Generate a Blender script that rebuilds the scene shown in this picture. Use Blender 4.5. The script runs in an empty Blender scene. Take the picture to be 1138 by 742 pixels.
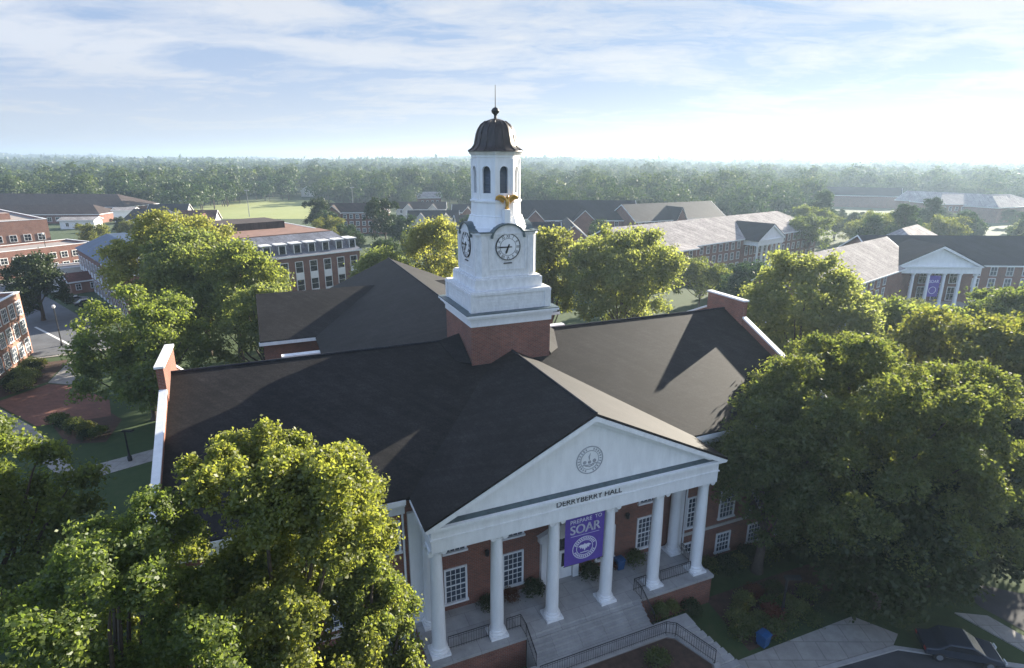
import bpy, bmesh, math, random
import numpy as np
from mathutils import Vector, Matrix

S = bpy.context.scene
COL = S.collection
# ------------------------------------------------------------------ camera, world, sun, exposure
CAMZ = 30.826
cd = bpy.data.cameras.new('camera')
cd.sensor_width = 36.0
cd.lens = 650.18 / 1138 * 36
cd.clip_start = 0.5
cd.clip_end = 30000
cam = bpy.data.objects.new('camera', cd)
COL.objects.link(cam)
cam.location = (0, 0, CAMZ)
PITCH = 0.28969
cam.matrix_world = (Matrix.Translation((0, 0, CAMZ)) @ Matrix.Rotation(math.pi / 2 - PITCH, 4, 'X')
                    @ Matrix.Rotation(0.0028, 4, 'Z'))
S.camera = cam

SUN_AZ = math.radians(45.4)          # clockwise from +Y
SUN_EL = math.radians(18.6)
SUN_DIR = Vector((math.sin(SUN_AZ) * math.cos(SUN_EL), math.cos(SUN_AZ) * math.cos(SUN_EL), math.sin(SUN_EL)))
sl = bpy.data.lights.new('sun', 'SUN')
sl.energy = 5.0
sl.angle = math.radians(0.5)
sl.color = (1.0, 0.91, 0.76)
sun = bpy.data.objects.new('sun', sl)
COL.objects.link(sun)
sun.rotation_euler = SUN_DIR.to_track_quat('Z', 'Y').to_euler()
sun.location = (60, 60, 90)

S.view_settings.view_transform = 'Standard'
S.view_settings.look = 'None'
S.view_settings.exposure = 1.85
S.view_settings.gamma = 1.0
S.view_settings.use_curve_mapping = False
S.cycles.max_bounces = 6
S.cycles.diffuse_bounces = 3
S.cycles.glossy_bounces = 2
S.cycles.transmission_bounces = 3
S.cycles.transparent_max_bounces = 4
S.cycles.volume_bounces = 0
S.cycles.use_denoising = True
S.cycles.sample_clamp_indirect = 6


def nd(nt, typ, loc=None, **kw):
    n = nt.nodes.new(typ)
    for k, v in kw.items():
        if k.startswith('i_'):
            k = k[2:]
            n.inputs[int(k) if k.isdigit() else k.replace('_', ' ')].default_value = v
        else:
            setattr(n, k, v)
    return n


def math_node(nt, op, a, b=None, clamp=False, c=0.5):
    n = nt.nodes.new('ShaderNodeMath')
    n.operation = op
    n.use_clamp = clamp
    if op == 'MULTIPLY_ADD':
        n.inputs[2].default_value = c
    for i, v in enumerate((a, b)):
        if v is None:
            continue
        if isinstance(v, (int, float)):
            n.inputs[i].default_value = v
        else:
            nt.links.new(v, n.inputs[i])
    return n.outputs[0]


def ramp(nt, fac, stops):
    r = nt.nodes.new('ShaderNodeValToRGB')
    while len(r.color_ramp.elements) < len(stops):
        r.color_ramp.elements.new(0.5)
    for e, (p, c) in zip(r.color_ramp.elements, stops):
        e.position = p
        e.color = (c, c, c, 1) if isinstance(c, (int, float)) else (*c, 1)
    nt.links.new(fac, r.inputs[0])
    return r.outputs[0]


def mix_rgb(nt, fac, a, b, mode='MIX'):
    m = nt.nodes.new('ShaderNodeMix')
    m.data_type = 'RGBA'
    m.blend_type = mode
    for sock, v in ((m.inputs[0], fac), (m.inputs[6], a), (m.inputs[7], b)):
        if isinstance(v, (int, float)):
            sock.default_value = v
        elif isinstance(v, tuple):
            sock.default_value = (*v, 1)
        else:
            nt.links.new(v, sock)
    return m.outputs[2]


def build_world():
    w = bpy.data.worlds.new('World')
    S.world = w
    w.use_nodes = True
    nt = w.node_tree
    nt.nodes.clear()
    sky = nd(nt, 'ShaderNodeTexSky', sky_type='NISHITA', sun_disc=False)
    sky.sun_elevation = SUN_EL
    sky.sun_rotation = SUN_AZ
    sky.altitude = 350
    sky.air_density = 1.1
    sky.dust_density = 0.1
    sky.ozone_density = 4.0
    tc = nd(nt, 'ShaderNodeTexCoord')
    sep = nd(nt, 'ShaderNodeSeparateXYZ')
    nt.links.new(tc.outputs['Generated'], sep.inputs[0])
    zc = math_node(nt, 'ADD', math_node(nt, 'MAXIMUM', sep.outputs[2], 0.0), 0.09)
    px = math_node(nt, 'DIVIDE', sep.outputs[0], zc)
    py = math_node(nt, 'DIVIDE', sep.outputs[1], zc)
    cv = nd(nt, 'ShaderNodeCombineXYZ')
    nt.links.new(px, cv.inputs[0])
    nt.links.new(py, cv.inputs[1])
    mp = nd(nt, 'ShaderNodeMapping')
    mp.inputs['Location'].default_value = (0.9, 0.35, 0)
    mp.inputs['Rotation'].default_value = (0, 0, math.radians(14))
    mp.inputs['Scale'].default_value = (0.8, 1.25, 1)
    nt.links.new(cv.outputs[0], mp.inputs[0])
    n1 = nd(nt, 'ShaderNodeTexNoise', i_Scale=0.8, i_Detail=9.0, i_Roughness=0.54, i_Distortion=0.8)
    nt.links.new(mp.outputs[0], n1.inputs['Vector'])
    n2 = nd(nt, 'ShaderNodeTexNoise', i_Scale=3.4, i_Detail=10.0, i_Roughness=0.66, i_Distortion=1.4)
    nt.links.new(mp.outputs[0], n2.inputs['Vector'])
    s = math_node(nt, 'ADD', math_node(nt, 'MULTIPLY', n1.outputs['Fac'], 0.72), math_node(nt, 'MULTIPLY', n2.outputs['Fac'], 0.28))
    cov = ramp(nt, s, [(0.41, 0.0), (0.49, 0.55), (0.58, 1.0)])
    # thin veil gathers towards the horizon, as any cloud sheet does when seen edge on
    veil = ramp(nt, sep.outputs[2], [(0.0, 1.0), (0.05, 0.75), (0.11, 0.3), (0.2, 0.0)])
    cov = math_node(nt, 'MAXIMUM', cov, veil)
    dotn = nd(nt, 'ShaderNodeVectorMath', operation='DOT_PRODUCT')
    nt.links.new(tc.outputs['Generated'], dotn.inputs[0])
    dotn.inputs[1].default_value = SUN_DIR
    cov = math_node(nt, 'MULTIPLY', cov, ramp(nt, math_node(nt, 'MULTIPLY_ADD', dotn.outputs['Value'], 0.5), [(0.30, 0.7), (0.5, 1.0)]))
    half = math_node(nt, 'MULTIPLY_ADD', dotn.outputs['Value'], 0.5)
    ccol = ramp(nt, half, [(0.38, (0.46, 0.63, 0.98)), (0.54, (0.355, 0.375, 0.415)), (1.0, (0.33, 0.335, 0.345))])
    ccol = mix_rgb(nt, 1.0, ccol, (8.8, 8.8, 8.8), 'MULTIPLY')
    low = ramp(nt, sep.outputs[2], [(0.0, 1.0), (0.05, 0.6), (0.14, 0.0)])
    ccol = mix_rgb(nt, low, ccol, (2.35, 2.38, 2.45))
    calm = ramp(nt, dotn.outputs['Value'], [(0.0, (1.1, 1.15, 1.4)), (0.2, (0.84, 0.72, 0.80)), (0.95, (0.60, 0.50, 0.5))])
    blue = mix_rgb(nt, 1.0, sky.outputs[0], calm, 'MULTIPLY')
    blue = mix_rgb(nt, 1.0, blue, (1.35, 1.92, 2.95), 'DARKEN')
    out = mix_rgb(nt, math_node(nt, 'MULTIPLY', cov, 0.9), blue, ccol)
    bg = nd(nt, 'ShaderNodeBackground', i_Strength=0.070)
    nt.links.new(out, bg.inputs[0])
    o = nd(nt, 'ShaderNodeOutputWorld')
    nt.links.new(bg.outputs[0], o.inputs[0])


build_world()

# ------------------------------------------------------------------ materials
MATS = {}


def new_mat(name):
    m = bpy.data.materials.new(name)
    m.use_nodes = True
    MATS[name] = m
    nt = m.node_tree
    b = nt.nodes['Principled BSDF']
    return m, nt, b


def plain(name, col, rough=0.6, metal=0.0, var=0.12, scale=3.0, bump=0.0, spec=0.5, streak=None):
    m, nt, b = new_mat(name)
    tc = nd(nt, 'ShaderNodeTexCoord')
    n = nd(nt, 'ShaderNodeTexNoise', i_Scale=scale, i_Detail=5.0, i_Roughness=0.65)
    src = tc.outputs['Object']
    if streak:
        mp = nd(nt, 'ShaderNodeMapping')
        mp.inputs['Scale'].default_value = streak
        nt.links.new(src, mp.inputs[0])
        src = mp.outputs[0]
    nt.links.new(src, n.inputs['Vector'])
    f = ramp(nt, n.outputs['Fac'], [(0.3, 0.0), (0.7, 1.0)])
    lo = tuple(c * (1 - var) for c in col)
    hi = tuple(min(1, c * (1 + var)) for c in col)
    nt.links.new(mix_rgb(nt, f, lo, hi), b.inputs['Base Color'])
    b.inputs['Roughness'].default_value = rough
    b.inputs['Metallic'].default_value = metal
    b.inputs['Specular IOR Level'].default_value = spec
    if bump:
        bp = nd(nt, 'ShaderNodeBump', i_Strength=bump, i_Distance=0.05)
        nt.links.new(n.outputs['Fac'], bp.inputs['Height'])
        nt.links.new(bp.outputs[0], b.inputs['Normal'])
    return m


def wall_coords(nt):
    """brick courses run along x+y (whichever the wall follows) and up z"""
    tc = nd(nt, 'ShaderNodeTexCoord')
    sep = nd(nt, 'ShaderNodeSeparateXYZ')
    nt.links.new(tc.outputs['Object'], sep.inputs[0])
    h = math_node(nt, 'ADD', sep.outputs[0], sep.outputs[1])
    c = nd(nt, 'ShaderNodeCombineXYZ')
    nt.links.new(h, c.inputs[0])
    nt.links.new(sep.outputs[2], c.inputs[1])
    return tc, c.outputs[0]


def brick(name, c1, c2, mortar, stain=0.35):
    m, nt, b = new_mat(name)
    tc, v = wall_coords(nt)
    t = nd(nt, 'ShaderNodeTexBrick', i_Scale=1.0)
    t.inputs['Brick Width'].default_value = 0.30
    t.inputs['Row Height'].default_value = 0.10
    t.inputs['Mortar Size'].default_value = 0.012
    t.inputs['Color1'].default_value = (*c1, 1)
    t.inputs['Color2'].default_value = (*c2, 1)
    t.inputs['Mortar'].default_value = (*mortar, 1)
    nt.links.new(v, t.inputs['Vector'])
    n = nd(nt, 'ShaderNodeTexNoise', i_Scale=0.5, i_Detail=6.0, i_Roughness=0.7)
    nt.links.new(tc.outputs['Object'], n.inputs['Vector'])
    f = ramp(nt, n.outputs['Fac'], [(0.3, 1 - stain), (0.7, 1.0)])
    nt.links.new(mix_rgb(nt, 1.0, t.outputs['Color'], f, 'MULTIPLY'), b.inputs['Base Color'])
    b.inputs['Roughness'].default_value = 0.85
    return m


def shingle(name, c1, c2, rough=0.9, course=0.35, patch=0.35, spec=0.3):
    m, nt, b = new_mat(name)
    tc = nd(nt, 'ShaderNodeTexCoord')
    sep = nd(nt, 'ShaderNodeSeparateXYZ')
    nt.links.new(tc.outputs['Object'], sep.inputs[0])
    h = math_node(nt, 'ADD', sep.outputs[0], sep.outputs[1])
    c = nd(nt, 'ShaderNodeCombineXYZ')
    nt.links.new(h, c.inputs[0])
    nt.links.new(sep.outputs[2], c.inputs[1])
    t = nd(nt, 'ShaderNodeTexBrick', i_Scale=1.0)
    t.inputs['Brick Width'].default_value = 0.6
    t.inputs['Row Height'].default_value = course * 0.42
    t.inputs['Mortar Size'].default_value = 0.014
    t.inputs['Color1'].default_value = (*c1, 1)
    t.inputs['Color2'].default_value = (*c2, 1)
    t.inputs['Mortar'].default_value = (*[x * 0.72 for x in c1], 1)
    nt.links.new(c.outputs[0], t.inputs['Vector'])
    n = nd(nt, 'ShaderNodeTexNoise', i_Scale=0.35, i_Detail=7.0, i_Roughness=0.7)
    nt.links.new(tc.outputs['Object'], n.inputs['Vector'])
    n3 = nd(nt, 'ShaderNodeTexNoise', i_Scale=9.0, i_Detail=3.0)
    nt.links.new(tc.outputs['Object'], n3.inputs['Vector'])
    f = ramp(nt, n.outputs['Fac'], [(0.32, 1 - patch), (0.68, 1.0 + patch * 0.6)])
    f2 = ramp(nt, n3.outputs['Fac'], [(0.32, 0.6), (0.68, 1.4)])
    col = mix_rgb(nt, 1.0, t.outputs['Color'], f, 'MULTIPLY')
    col = mix_rgb(nt, 1.0, col, f2, 'MULTIPLY')
    ms = nd(nt, 'ShaderNodeMapping')
    ms.inputs['Scale'].default_value = (1.6, 0.12, 1)
    nt.links.new(c.outputs[0], ms.inputs[0])
    n4 = nd(nt, 'ShaderNodeTexNoise', i_Scale=1.0, i_Detail=6.0, i_Roughness=0.75)
    nt.links.new(ms.outputs[0], n4.inputs['Vector'])
    col = mix_rgb(nt, 1.0, col, ramp(nt, n4.outputs['Fac'], [(0.32, 0.6), (0.68, 1.35)]), 'MULTIPLY')
    nt.links.new(col, b.inputs['Base Color'])
    b.inputs['Roughness'].default_value = rough
    b.inputs['Specular IOR Level'].default_value = spec
    return m


def leafy(name, c_lo, c_hi, trans=0.42, tint=(1.25, 1.35, 0.55), stands=0.0):
    m, nt, b = new_mat(name)
    nt.nodes.remove(b)
    g = nd(nt, 'ShaderNodeNewGeometry')
    oi = nd(nt, 'ShaderNodeObjectInfo')
    tc = nd(nt, 'ShaderNodeTexCoord')
    n = nd(nt, 'ShaderNodeTexNoise', i_Scale=0.55, i_Detail=3.0)
    nt.links.new(tc.outputs['Object'], n.inputs['Vector'])
    f = math_node(nt, 'ADD', math_node(nt, 'MULTIPLY', g.outputs['Random Per Island'], 0.55),
                  math_node(nt, 'MULTIPLY', n.outputs['Fac'], 0.5))
    col = ramp(nt, f, [(0.12, c_lo), (0.85, c_hi)])
    ov = ramp(nt, oi.outputs['Random'], [(0.0, (0.78, 0.86, 0.85)), (0.5, (1.0, 1.0, 1.0)), (1.0, (1.22, 1.08, 0.9))])
    col = mix_rgb(nt, 1.0, col, ov, 'MULTIPLY')
    if stands:
        nl_ = nd(nt, 'ShaderNodeTexNoise', i_Scale=0.055, i_Detail=3.0, i_Roughness=0.8)
        nt.links.new(tc.outputs['Object'], nl_.inputs['Vector'])
        tone = ramp(nt, nl_.outputs['Fac'], [(0.36, (0.55, 0.68, 0.85)), (0.5, (0.95, 1.0, 1.0)), (0.64, (1.55, 1.38, 0.95))])
        col = mix_rgb(nt, stands, col, tone, 'MULTIPLY')
    d = nd(nt, 'ShaderNodeBsdfDiffuse')
    nt.links.new(col, d.inputs[0])
    t = nd(nt, 'ShaderNodeBsdfTranslucent')
    nt.links.new(mix_rgb(nt, 1.0, col, tint, 'MULTIPLY'), t.inputs[0])
    ms = nd(nt, 'ShaderNodeMixShader', i_Fac=trans)
    nt.links.new(d.outputs[0], ms.inputs[1])
    nt.links.new(t.outputs[0], ms.inputs[2])
    gl = nd(nt, 'ShaderNodeBsdfGlossy', i_Roughness=0.5)
    gl.inputs[0].default_value = (1, 1, 1, 1)
    ms2 = nd(nt, 'ShaderNodeMixShader', i_Fac=0.025)
    nt.links.new(ms.outputs[0], ms2.inputs[1])
    nt.links.new(gl.outputs[0], ms2.inputs[2])
    nt.links.new(ms2.outputs[0], nt.nodes['Material Output'].inputs[0])
    return m


def ground_mat(name, stops, scale, rough=0.95, detail=8.0, scale2=0.04):
    m, nt, b = new_mat(name)
    tc = nd(nt, 'ShaderNodeTexCoord')
    n = nd(nt, 'ShaderNodeTexNoise', i_Scale=scale, i_Detail=detail, i_Roughness=0.7)
    n2 = nd(nt, 'ShaderNodeTexNoise', i_Scale=scale2, i_Detail=4.0)
    nt.links.new(tc.outputs['Object'], n.inputs['Vector'])
    nt.links.new(tc.outputs['Object'], n2.inputs['Vector'])
    f = math_node(nt, 'ADD', math_node(nt, 'MULTIPLY', n.outputs['Fac'], 0.6), math_node(nt, 'MULTIPLY', n2.outputs['Fac'], 0.4))
    nt.links.new(ramp(nt, f, stops), b.inputs['Base Color'])
    b.inputs['Roughness'].default_value = rough
    return m


def slabs(name, col, wd, ht, joint, var=0.3):
    """paving laid in the ground plane: joints, slabs of slightly different tone, stains"""
    m, nt, b = new_mat(name)
    tc = nd(nt, 'ShaderNodeTexCoord')
    t = nd(nt, 'ShaderNodeTexBrick', i_Scale=1.0)
    t.inputs['Brick Width'].default_value = wd
    t.inputs['Row Height'].default_value = ht
    t.inputs['Mortar Size'].default_value = joint
    t.inputs['Color1'].default_value = (*col, 1)
    t.inputs['Color2'].default_value = (*[c * 0.84 for c in col], 1)
    t.inputs['Mortar'].default_value = (*[c * 0.66 for c in col], 1)
    nt.links.new(tc.outputs['Object'], t.inputs['Vector'])
    n = nd(nt, 'ShaderNodeTexNoise', i_Scale=0.8, i_Detail=8.0, i_Roughness=0.75)
    nt.links.new(tc.outputs['Object'], n.inputs['Vector'])
    nt.links.new(mix_rgb(nt, 1.0, t.outputs['Color'], ramp(nt, n.outputs['Fac'], [(0.3, 1 - var), (0.65, 1.05)]), 'MULTIPLY'), b.inputs['Base Color'])
    b.inputs['Roughness'].default_value = 0.88


brick('hall_brick', (0.30, 0.095, 0.055), (0.20, 0.066, 0.043), (0.27, 0.22, 0.19))
brick('campus_brick', (0.27, 0.095, 0.06), (0.19, 0.07, 0.05), (0.28, 0.22, 0.19))
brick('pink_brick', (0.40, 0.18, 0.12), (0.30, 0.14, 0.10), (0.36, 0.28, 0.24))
shingle('hall_shingle', (0.0205, 0.0185, 0.0185), (0.0135, 0.0125, 0.0125), rough=0.7, spec=0.3, patch=0.5)
shingle('dark_shingle', (0.026, 0.028, 0.036), (0.020, 0.022, 0.030), rough=0.7)
shingle('brown_shingle', (0.075, 0.055, 0.05), (0.058, 0.043, 0.04), rough=0.9)
shingle('red_shingle', (0.17, 0.075, 0.06), (0.13, 0.06, 0.05), rough=0.9)
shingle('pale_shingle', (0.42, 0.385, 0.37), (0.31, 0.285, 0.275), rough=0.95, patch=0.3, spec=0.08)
shingle('slate', (0.20, 0.21, 0.25), (0.15, 0.16, 0.20), rough=0.5, patch=0.3)
shingle('sky_tinted_slate', (0.055, 0.10, 0.19), (0.045, 0.085, 0.16), rough=0.45, course=1.2, patch=0.4)  # slate whose base colour carries the blue of the reflected sky
plain('white_paint', (0.83, 0.83, 0.83), 0.5, var=0.08, scale=1.5, streak=(1.5, 1.5, 0.4))
plain('worn_white', (0.72, 0.72, 0.715), 0.65, var=0.13, scale=2.6, streak=(1.6, 1.6, 0.7))
plain('limestone', (0.52, 0.49, 0.45), 0.8, var=0.15, scale=2.0)
plain('cream_wall', (0.60, 0.56, 0.50), 0.8, var=0.1, scale=1.0)
plain('ledge_metal', (0.10, 0.135, 0.145), 0.45, var=0.25, scale=2.5, metal=0.3)
plain('copper', (0.050, 0.040, 0.036), 0.42, var=0.5, scale=1.6, metal=0.35, streak=(2.5, 2.5, 0.5))
plain('gold', (0.58, 0.34, 0.09), 0.32, var=0.2, scale=6, metal=0.9)
plain('black_iron', (0.02, 0.02, 0.022), 0.5, var=0.2)
plain('dark_letter', (0.06, 0.06, 0.065), 0.5, var=0.1)
plain('seal_ink', (0.34, 0.35, 0.37), 0.6, var=0.15)
plain('glass', (0.02, 0.024, 0.03), 0.08, var=0.2, scale=0.7, spec=0.8)
plain('pale_glass', (0.05, 0.068, 0.095), 0.12, var=0.3, scale=0.7, spec=0.8)
plain('banner_purple', (0.10, 0.055, 0.33), 0.75, var=0.12, scale=2.0)
plain('banner_ink', (0.72, 0.70, 0.82), 0.7, var=0.04)
plain('concrete', (0.36, 0.345, 0.33), 0.85, var=0.14, scale=1.3, bump=0.1)
slabs('stair_stone', (0.44, 0.43, 0.42), 1.8, 1.2, 0.018, 0.3)
slabs('sidewalk', (0.40, 0.375, 0.34), 1.5, 1.5, 0.035)
plain('asphalt', (0.055, 0.056, 0.06), 0.9, var=0.22, scale=0.6)
plain('lot_asphalt', (0.12, 0.125, 0.135), 0.9, var=0.2, scale=0.3)
plain('road_paint', (0.70, 0.70, 0.68), 0.7, var=0.15, scale=3)
plain('gravel_roof', (0.30, 0.26, 0.24), 0.95, var=0.2, scale=0.5)
plain('red_gravel', (0.21, 0.115, 0.085), 0.95, var=0.2, scale=0.4)
plain('bark', (0.085, 0.065, 0.05), 0.9, var=0.3, scale=6, bump=0.5)
plain('car_white', (0.75, 0.75, 0.74), 0.25, var=0.02)
plain('car_dark', (0.045, 0.055, 0.075), 0.2, var=0.02, metal=0.3)
plain('car_blue', (0.03, 0.06, 0.16), 0.22, var=0.02)
plain('car_silver', (0.30, 0.31, 0.33), 0.3, var=0.02, metal=0.5)
plain('tyre', (0.015, 0.015, 0.016), 0.85)
plain('lamp_glass', (0.75, 0.75, 0.72), 0.3)
plain('tail_red', (0.35, 0.02, 0.02), 0.3)
plain('bin_blue', (0.012, 0.075, 0.20), 0.5)
plain('wood_brown', (0.12, 0.06, 0.035), 0.7, var=0.25, scale=4)
plain('terracotta', (0.30, 0.12, 0.07), 0.8)
plain('umbrella_blue', (0.05, 0.10, 0.36), 0.7)
plain('mulch', (0.075, 0.045, 0.032), 0.95, var=0.35, scale=2.5)
plain('hill_green', (0.035, 0.055, 0.03), 0.95, var=0.35, scale=0.01)
ground_mat('grass', [(0.3, (0.026, 0.045, 0.014)), (0.5, (0.045, 0.075, 0.022)), (0.7, (0.075, 0.085, 0.035))], 0.9)
ground_mat('field_grass', [(0.3, (0.20, 0.24, 0.075)), (0.5, (0.27, 0.30, 0.10)), (0.7, (0.33, 0.34, 0.14))], 0.2, scale2=0.02)
slabs('pavers', (0.25, 0.11, 0.075), 0.6, 0.3, 0.02, 0.45)
leafy('leaf_maple', (0.092, 0.132, 0.034), (0.195, 0.225, 0.070), 0.62, (2.1, 2.0, 1.05))
leafy('leaf_oak', (0.045, 0.076, 0.018), (0.140, 0.160, 0.060), 0.54, (2.2, 2.1, 1.0))
leafy('leaf_yellow', (0.105, 0.138, 0.045), (0.205, 0.225, 0.090), 0.62, (2.0, 2.0, 1.15))
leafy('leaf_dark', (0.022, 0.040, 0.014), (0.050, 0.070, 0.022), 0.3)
leafy('leaf_wood', (0.026, 0.055, 0.026), (0.075, 0.112, 0.042), 0.35, stands=1.0)
leafy('leaf_red', (0.12, 0.03, 0.02), (0.16, 0.06, 0.03), 0.35)


# ------------------------------------------------------------------ mesh helpers
class MB:
    def __init__(s):
        s.v, s.f, s.m = [], [], []

    def add(s, vs, fs, mi=0):
        o = len(s.v)
        s.v += [tuple(p) for p in vs]
        for f in fs:
            s.f.append([i + o for i in f])
            s.m.append(mi)
        return s

    def box(s, x0, x1, y0, y1, z0, z1, mi=0):
        return s.add([(x0, y0, z0), (x1, y0, z0), (x1, y1, z0), (x0, y1, z0), (x0, y0, z1), (x1, y0, z1), (x1, y1, z1), (x0, y1, z1)],
                     [(0, 3, 2, 1), (4, 5, 6, 7), (0, 1, 5, 4), (1, 2, 6, 5), (2, 3, 7, 6), (3, 0, 4, 7)], mi)

    def prism(s, poly, vec, mi=0):
        """poly (3-D points, planar) swept along vec"""
        n = len(poly)
        q = [tuple(p[i] + vec[i] for i in range(3)) for p in poly]
        fs = [tuple(range(n - 1, -1, -1)), tuple(range(n, 2 * n))]
        fs += [(i, (i + 1) % n, n + (i + 1) % n, n + i) for i in range(n)]
        return s.add(list(poly) + q, fs, mi)

    def lathe(s, prof, n=24, c=(0, 0), mi=0, ph=0.0):
        vs = []
        for r, z in prof:
            for k in range(n):
                a = ph + 2 * math.pi * k / n
                vs.append((c[0] + r * math.cos(a), c[1] + r * math.sin(a), z))
        fs = []
        for j in range(len(prof) - 1):
            for k in range(n):
                k2 = (k + 1) % n
                fs.append((j * n + k, j * n + k2, (j + 1) * n + k2, (j + 1) * n + k))
        fs.append(tuple(range(n - 1, -1, -1)))
        fs.append(tuple(range((len(prof) - 1) * n, len(prof) * n)))
        return s.add(vs, fs, mi)

    def tube(s, pts, r, n=6, mi=0):
        pts = [Vector(p) for p in pts]
        rs = r if isinstance(r, (list, tuple)) else [r] * len(pts)
        vs = []
        for i, p in enumerate(pts):
            t = (pts[min(i + 1, len(pts) - 1)] - pts[max(i - 1, 0)]).normalized()
            a = t.cross(Vector((0.31, 0.17, 0.93)))
            if a.length < 1e-3:
                a = t.cross(Vector((1, 0, 0)))
            a.normalize()
            b = t.cross(a)
            for k in range(n):
                g = 2 * math.pi * k / n
                vs.append(p + (a * math.cos(g) + b * math.sin(g)) * rs[i])
        fs = []
        for j in range(len(pts) - 1):
            for k in range(n):
                k2 = (k + 1) % n
                fs.append((j * n + k, j * n + k2, (j + 1) * n + k2, (j + 1) * n + k))
        fs.append(tuple(range(n - 1, -1, -1)))
        fs.append(tuple(range((len(pts) - 1) * n, len(pts) * n)))
        return s.add(vs, fs, mi)

    def ring(s, c, r0, r1, y0, y1, n=40, mi=0, sx=1.0, sz=1.0):
        """flat ring in the xz plane, between depths y0 and y1"""
        vs = []
        for k in range(n):
            a = 2 * math.pi * k / n
            for r, y in ((r0, y0), (r1, y0), (r1, y1), (r0, y1)):
                vs.append((c[0] + sx * r * math.cos(a), y, c[1] + sz * r * math.sin(a)))
        fs = []
        for k in range(n):
            a, b = 4 * k, 4 * ((k + 1) % n)
            for q in range(4):
                q2 = (q + 1) % 4
                fs.append((a + q, a + q2, b + q2, b + q))
        return s.add(vs, fs, mi)

    def blob(s, c, r, mi=0, n=10):
        prof = [(max(0.001, math.sin(math.pi * j / n)), -math.cos(math.pi * j / n)) for j in range(n + 1)]
        o = len(s.v)
        s.lathe(prof, 12, mi=mi)
        for i in range(o, len(s.v)):
            x, y, z = s.v[i]
            s.v[i] = (c[0] + x * r[0], c[1] + y * r[1], c[2] + z * r[2])
        return s

    def moved(s, M):
        s.v = [tuple(M @ Vector(p)) for p in s.v]
        return s


def obj(name, mb, mats, parent=None, smooth=False, recalc=True):
    me = bpy.data.meshes.new(name)
    me.from_pydata(mb.v, [], mb.f)
    mats = [mats] if isinstance(mats, str) else mats
    for m in mats:
        me.materials.append(MATS[m])
    if len(mats) > 1:
        me.polygons.foreach_set('material_index', mb.m)
    if recalc:
        bm = bmesh.new()
        bm.from_mesh(me)
        bmesh.ops.recalc_face_normals(bm, faces=bm.faces)
        bm.to_mesh(me)
        bm.free()
    if smooth:
        me.polygons.foreach_set('use_smooth', [True] * len(me.polygons))
        try:
            me.set_sharp_from_angle(angle=math.radians(40))
        except Exception:
            pass
    o = bpy.data.objects.new(name, me)
    COL.objects.link(o)
    if parent:
        o.parent = parent
    return o


def each(name, mb, mats, parent):
    """one object per connected piece of the builder's mesh"""
    lab = list(range(len(mb.v)))

    def find(i):
        while lab[i] != i:
            lab[i] = lab[lab[i]]
            i = lab[i]
        return i
    for f in mb.f:
        for i in f[1:]:
            lab[find(i)] = find(f[0])
    groups = {}
    for f in mb.f:
        groups.setdefault(find(f[0]), []).append(f)
    out = []
    for fs in groups.values():
        ids = sorted({i for f in fs for i in f})
        mp = {i: k for k, i in enumerate(ids)}
        out.append(obj(name, MB().add([mb.v[i] for i in ids], [[mp[i] for i in f] for f in fs]), mats, parent))
    return out


def empty(name, label, cat, loc=(0, 0, 0), rz=0.0, group=None):
    o = bpy.data.objects.new(name, None)
    o.empty_display_size = 0.5
    o.location = loc
    o.rotation_euler = (0, 0, rz)
    COL.objects.link(o)
    return tag(o, label, cat, group)


def tag(o, label, cat, group=None, kind=None):
    if label:
        o['label'] = label
    if cat:
        o['category'] = cat
    if group:
        o['group'] = group
    if kind:
        o['kind'] = kind
    return o


def copy_child(src, parent, loc=None, rz=None):
    c = src.copy()
    COL.objects.link(c)
    c.parent = parent
    if loc is not None:
        c.location = loc
    if rz is not None:
        c.rotation_euler = (0, 0, rz)
    for g in src.children:
        copy_child(g, c)
    return c


def copy_thing(src, loc, rz, label=None, group=None, scale=None):
    r = src.copy()
    COL.objects.link(r)
    r.location = loc
    r.rotation_euler = (0, 0, rz)
    if scale is not None:
        r.scale = scale if isinstance(scale, (tuple, list)) else (scale,) * 3
    if label:
        r['label'] = label
    if group:
        r['group'] = group
    for ch in src.children:
        copy_child(ch, r)
    return r


def text_mesh(txt, size, depth, align='CENTER'):
    cu = bpy.data.curves.new('lettering', 'FONT')
    cu.body = txt
    cu.size = size
    cu.extrude = depth
    cu.align_x = align
    cu.align_y = 'CENTER'
    o = bpy.data.objects.new('lettering', cu)
    COL.objects.link(o)
    dg = bpy.context.evaluated_depsgraph_get()
    me = o.evaluated_get(dg).to_mesh()
    vs = [tuple(v.co) for v in me.vertices]
    fs = [tuple(p.vertices) for p in me.polygons]
    o.evaluated_get(dg).to_mesh_clear()
    bpy.data.objects.remove(o)
    bpy.data.curves.remove(cu)
    return vs, fs


def add_text(mb, txt, size, at, depth=0.01, sx=1.0, rot=0.0, mi=0, face='front'):
    """lettering standing in the xz plane, readable from -y (front) or from -x (left)"""
    vs, fs = text_mesh(txt, size, depth)
    out = []
    c, s_ = math.cos(rot), math.sin(rot)
    for x, y, z in vs:
        x *= sx
        x, y = x * c - y * s_, x * s_ + y * c
        if face == 'front':
            out.append((at[0] + x, at[1] - z, at[2] + y))
        else:
            out.append((at[0] - z, at[1] - x, at[2] + y))
    mb.add(out, fs, mi)


# ------------------------------------------------------------------ ground, walks, roads
def structure(name, mb, mat):
    o = obj(name, mb, mat)
    o['kind'] = 'structure'
    return o


structure('ground', MB().add([(-5900, -1500, 0), (5900, -1500, 0), (5900, 5900, 0), (-5900, 5900, 0)], [(0, 1, 2, 3)]), 'grass')


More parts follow.
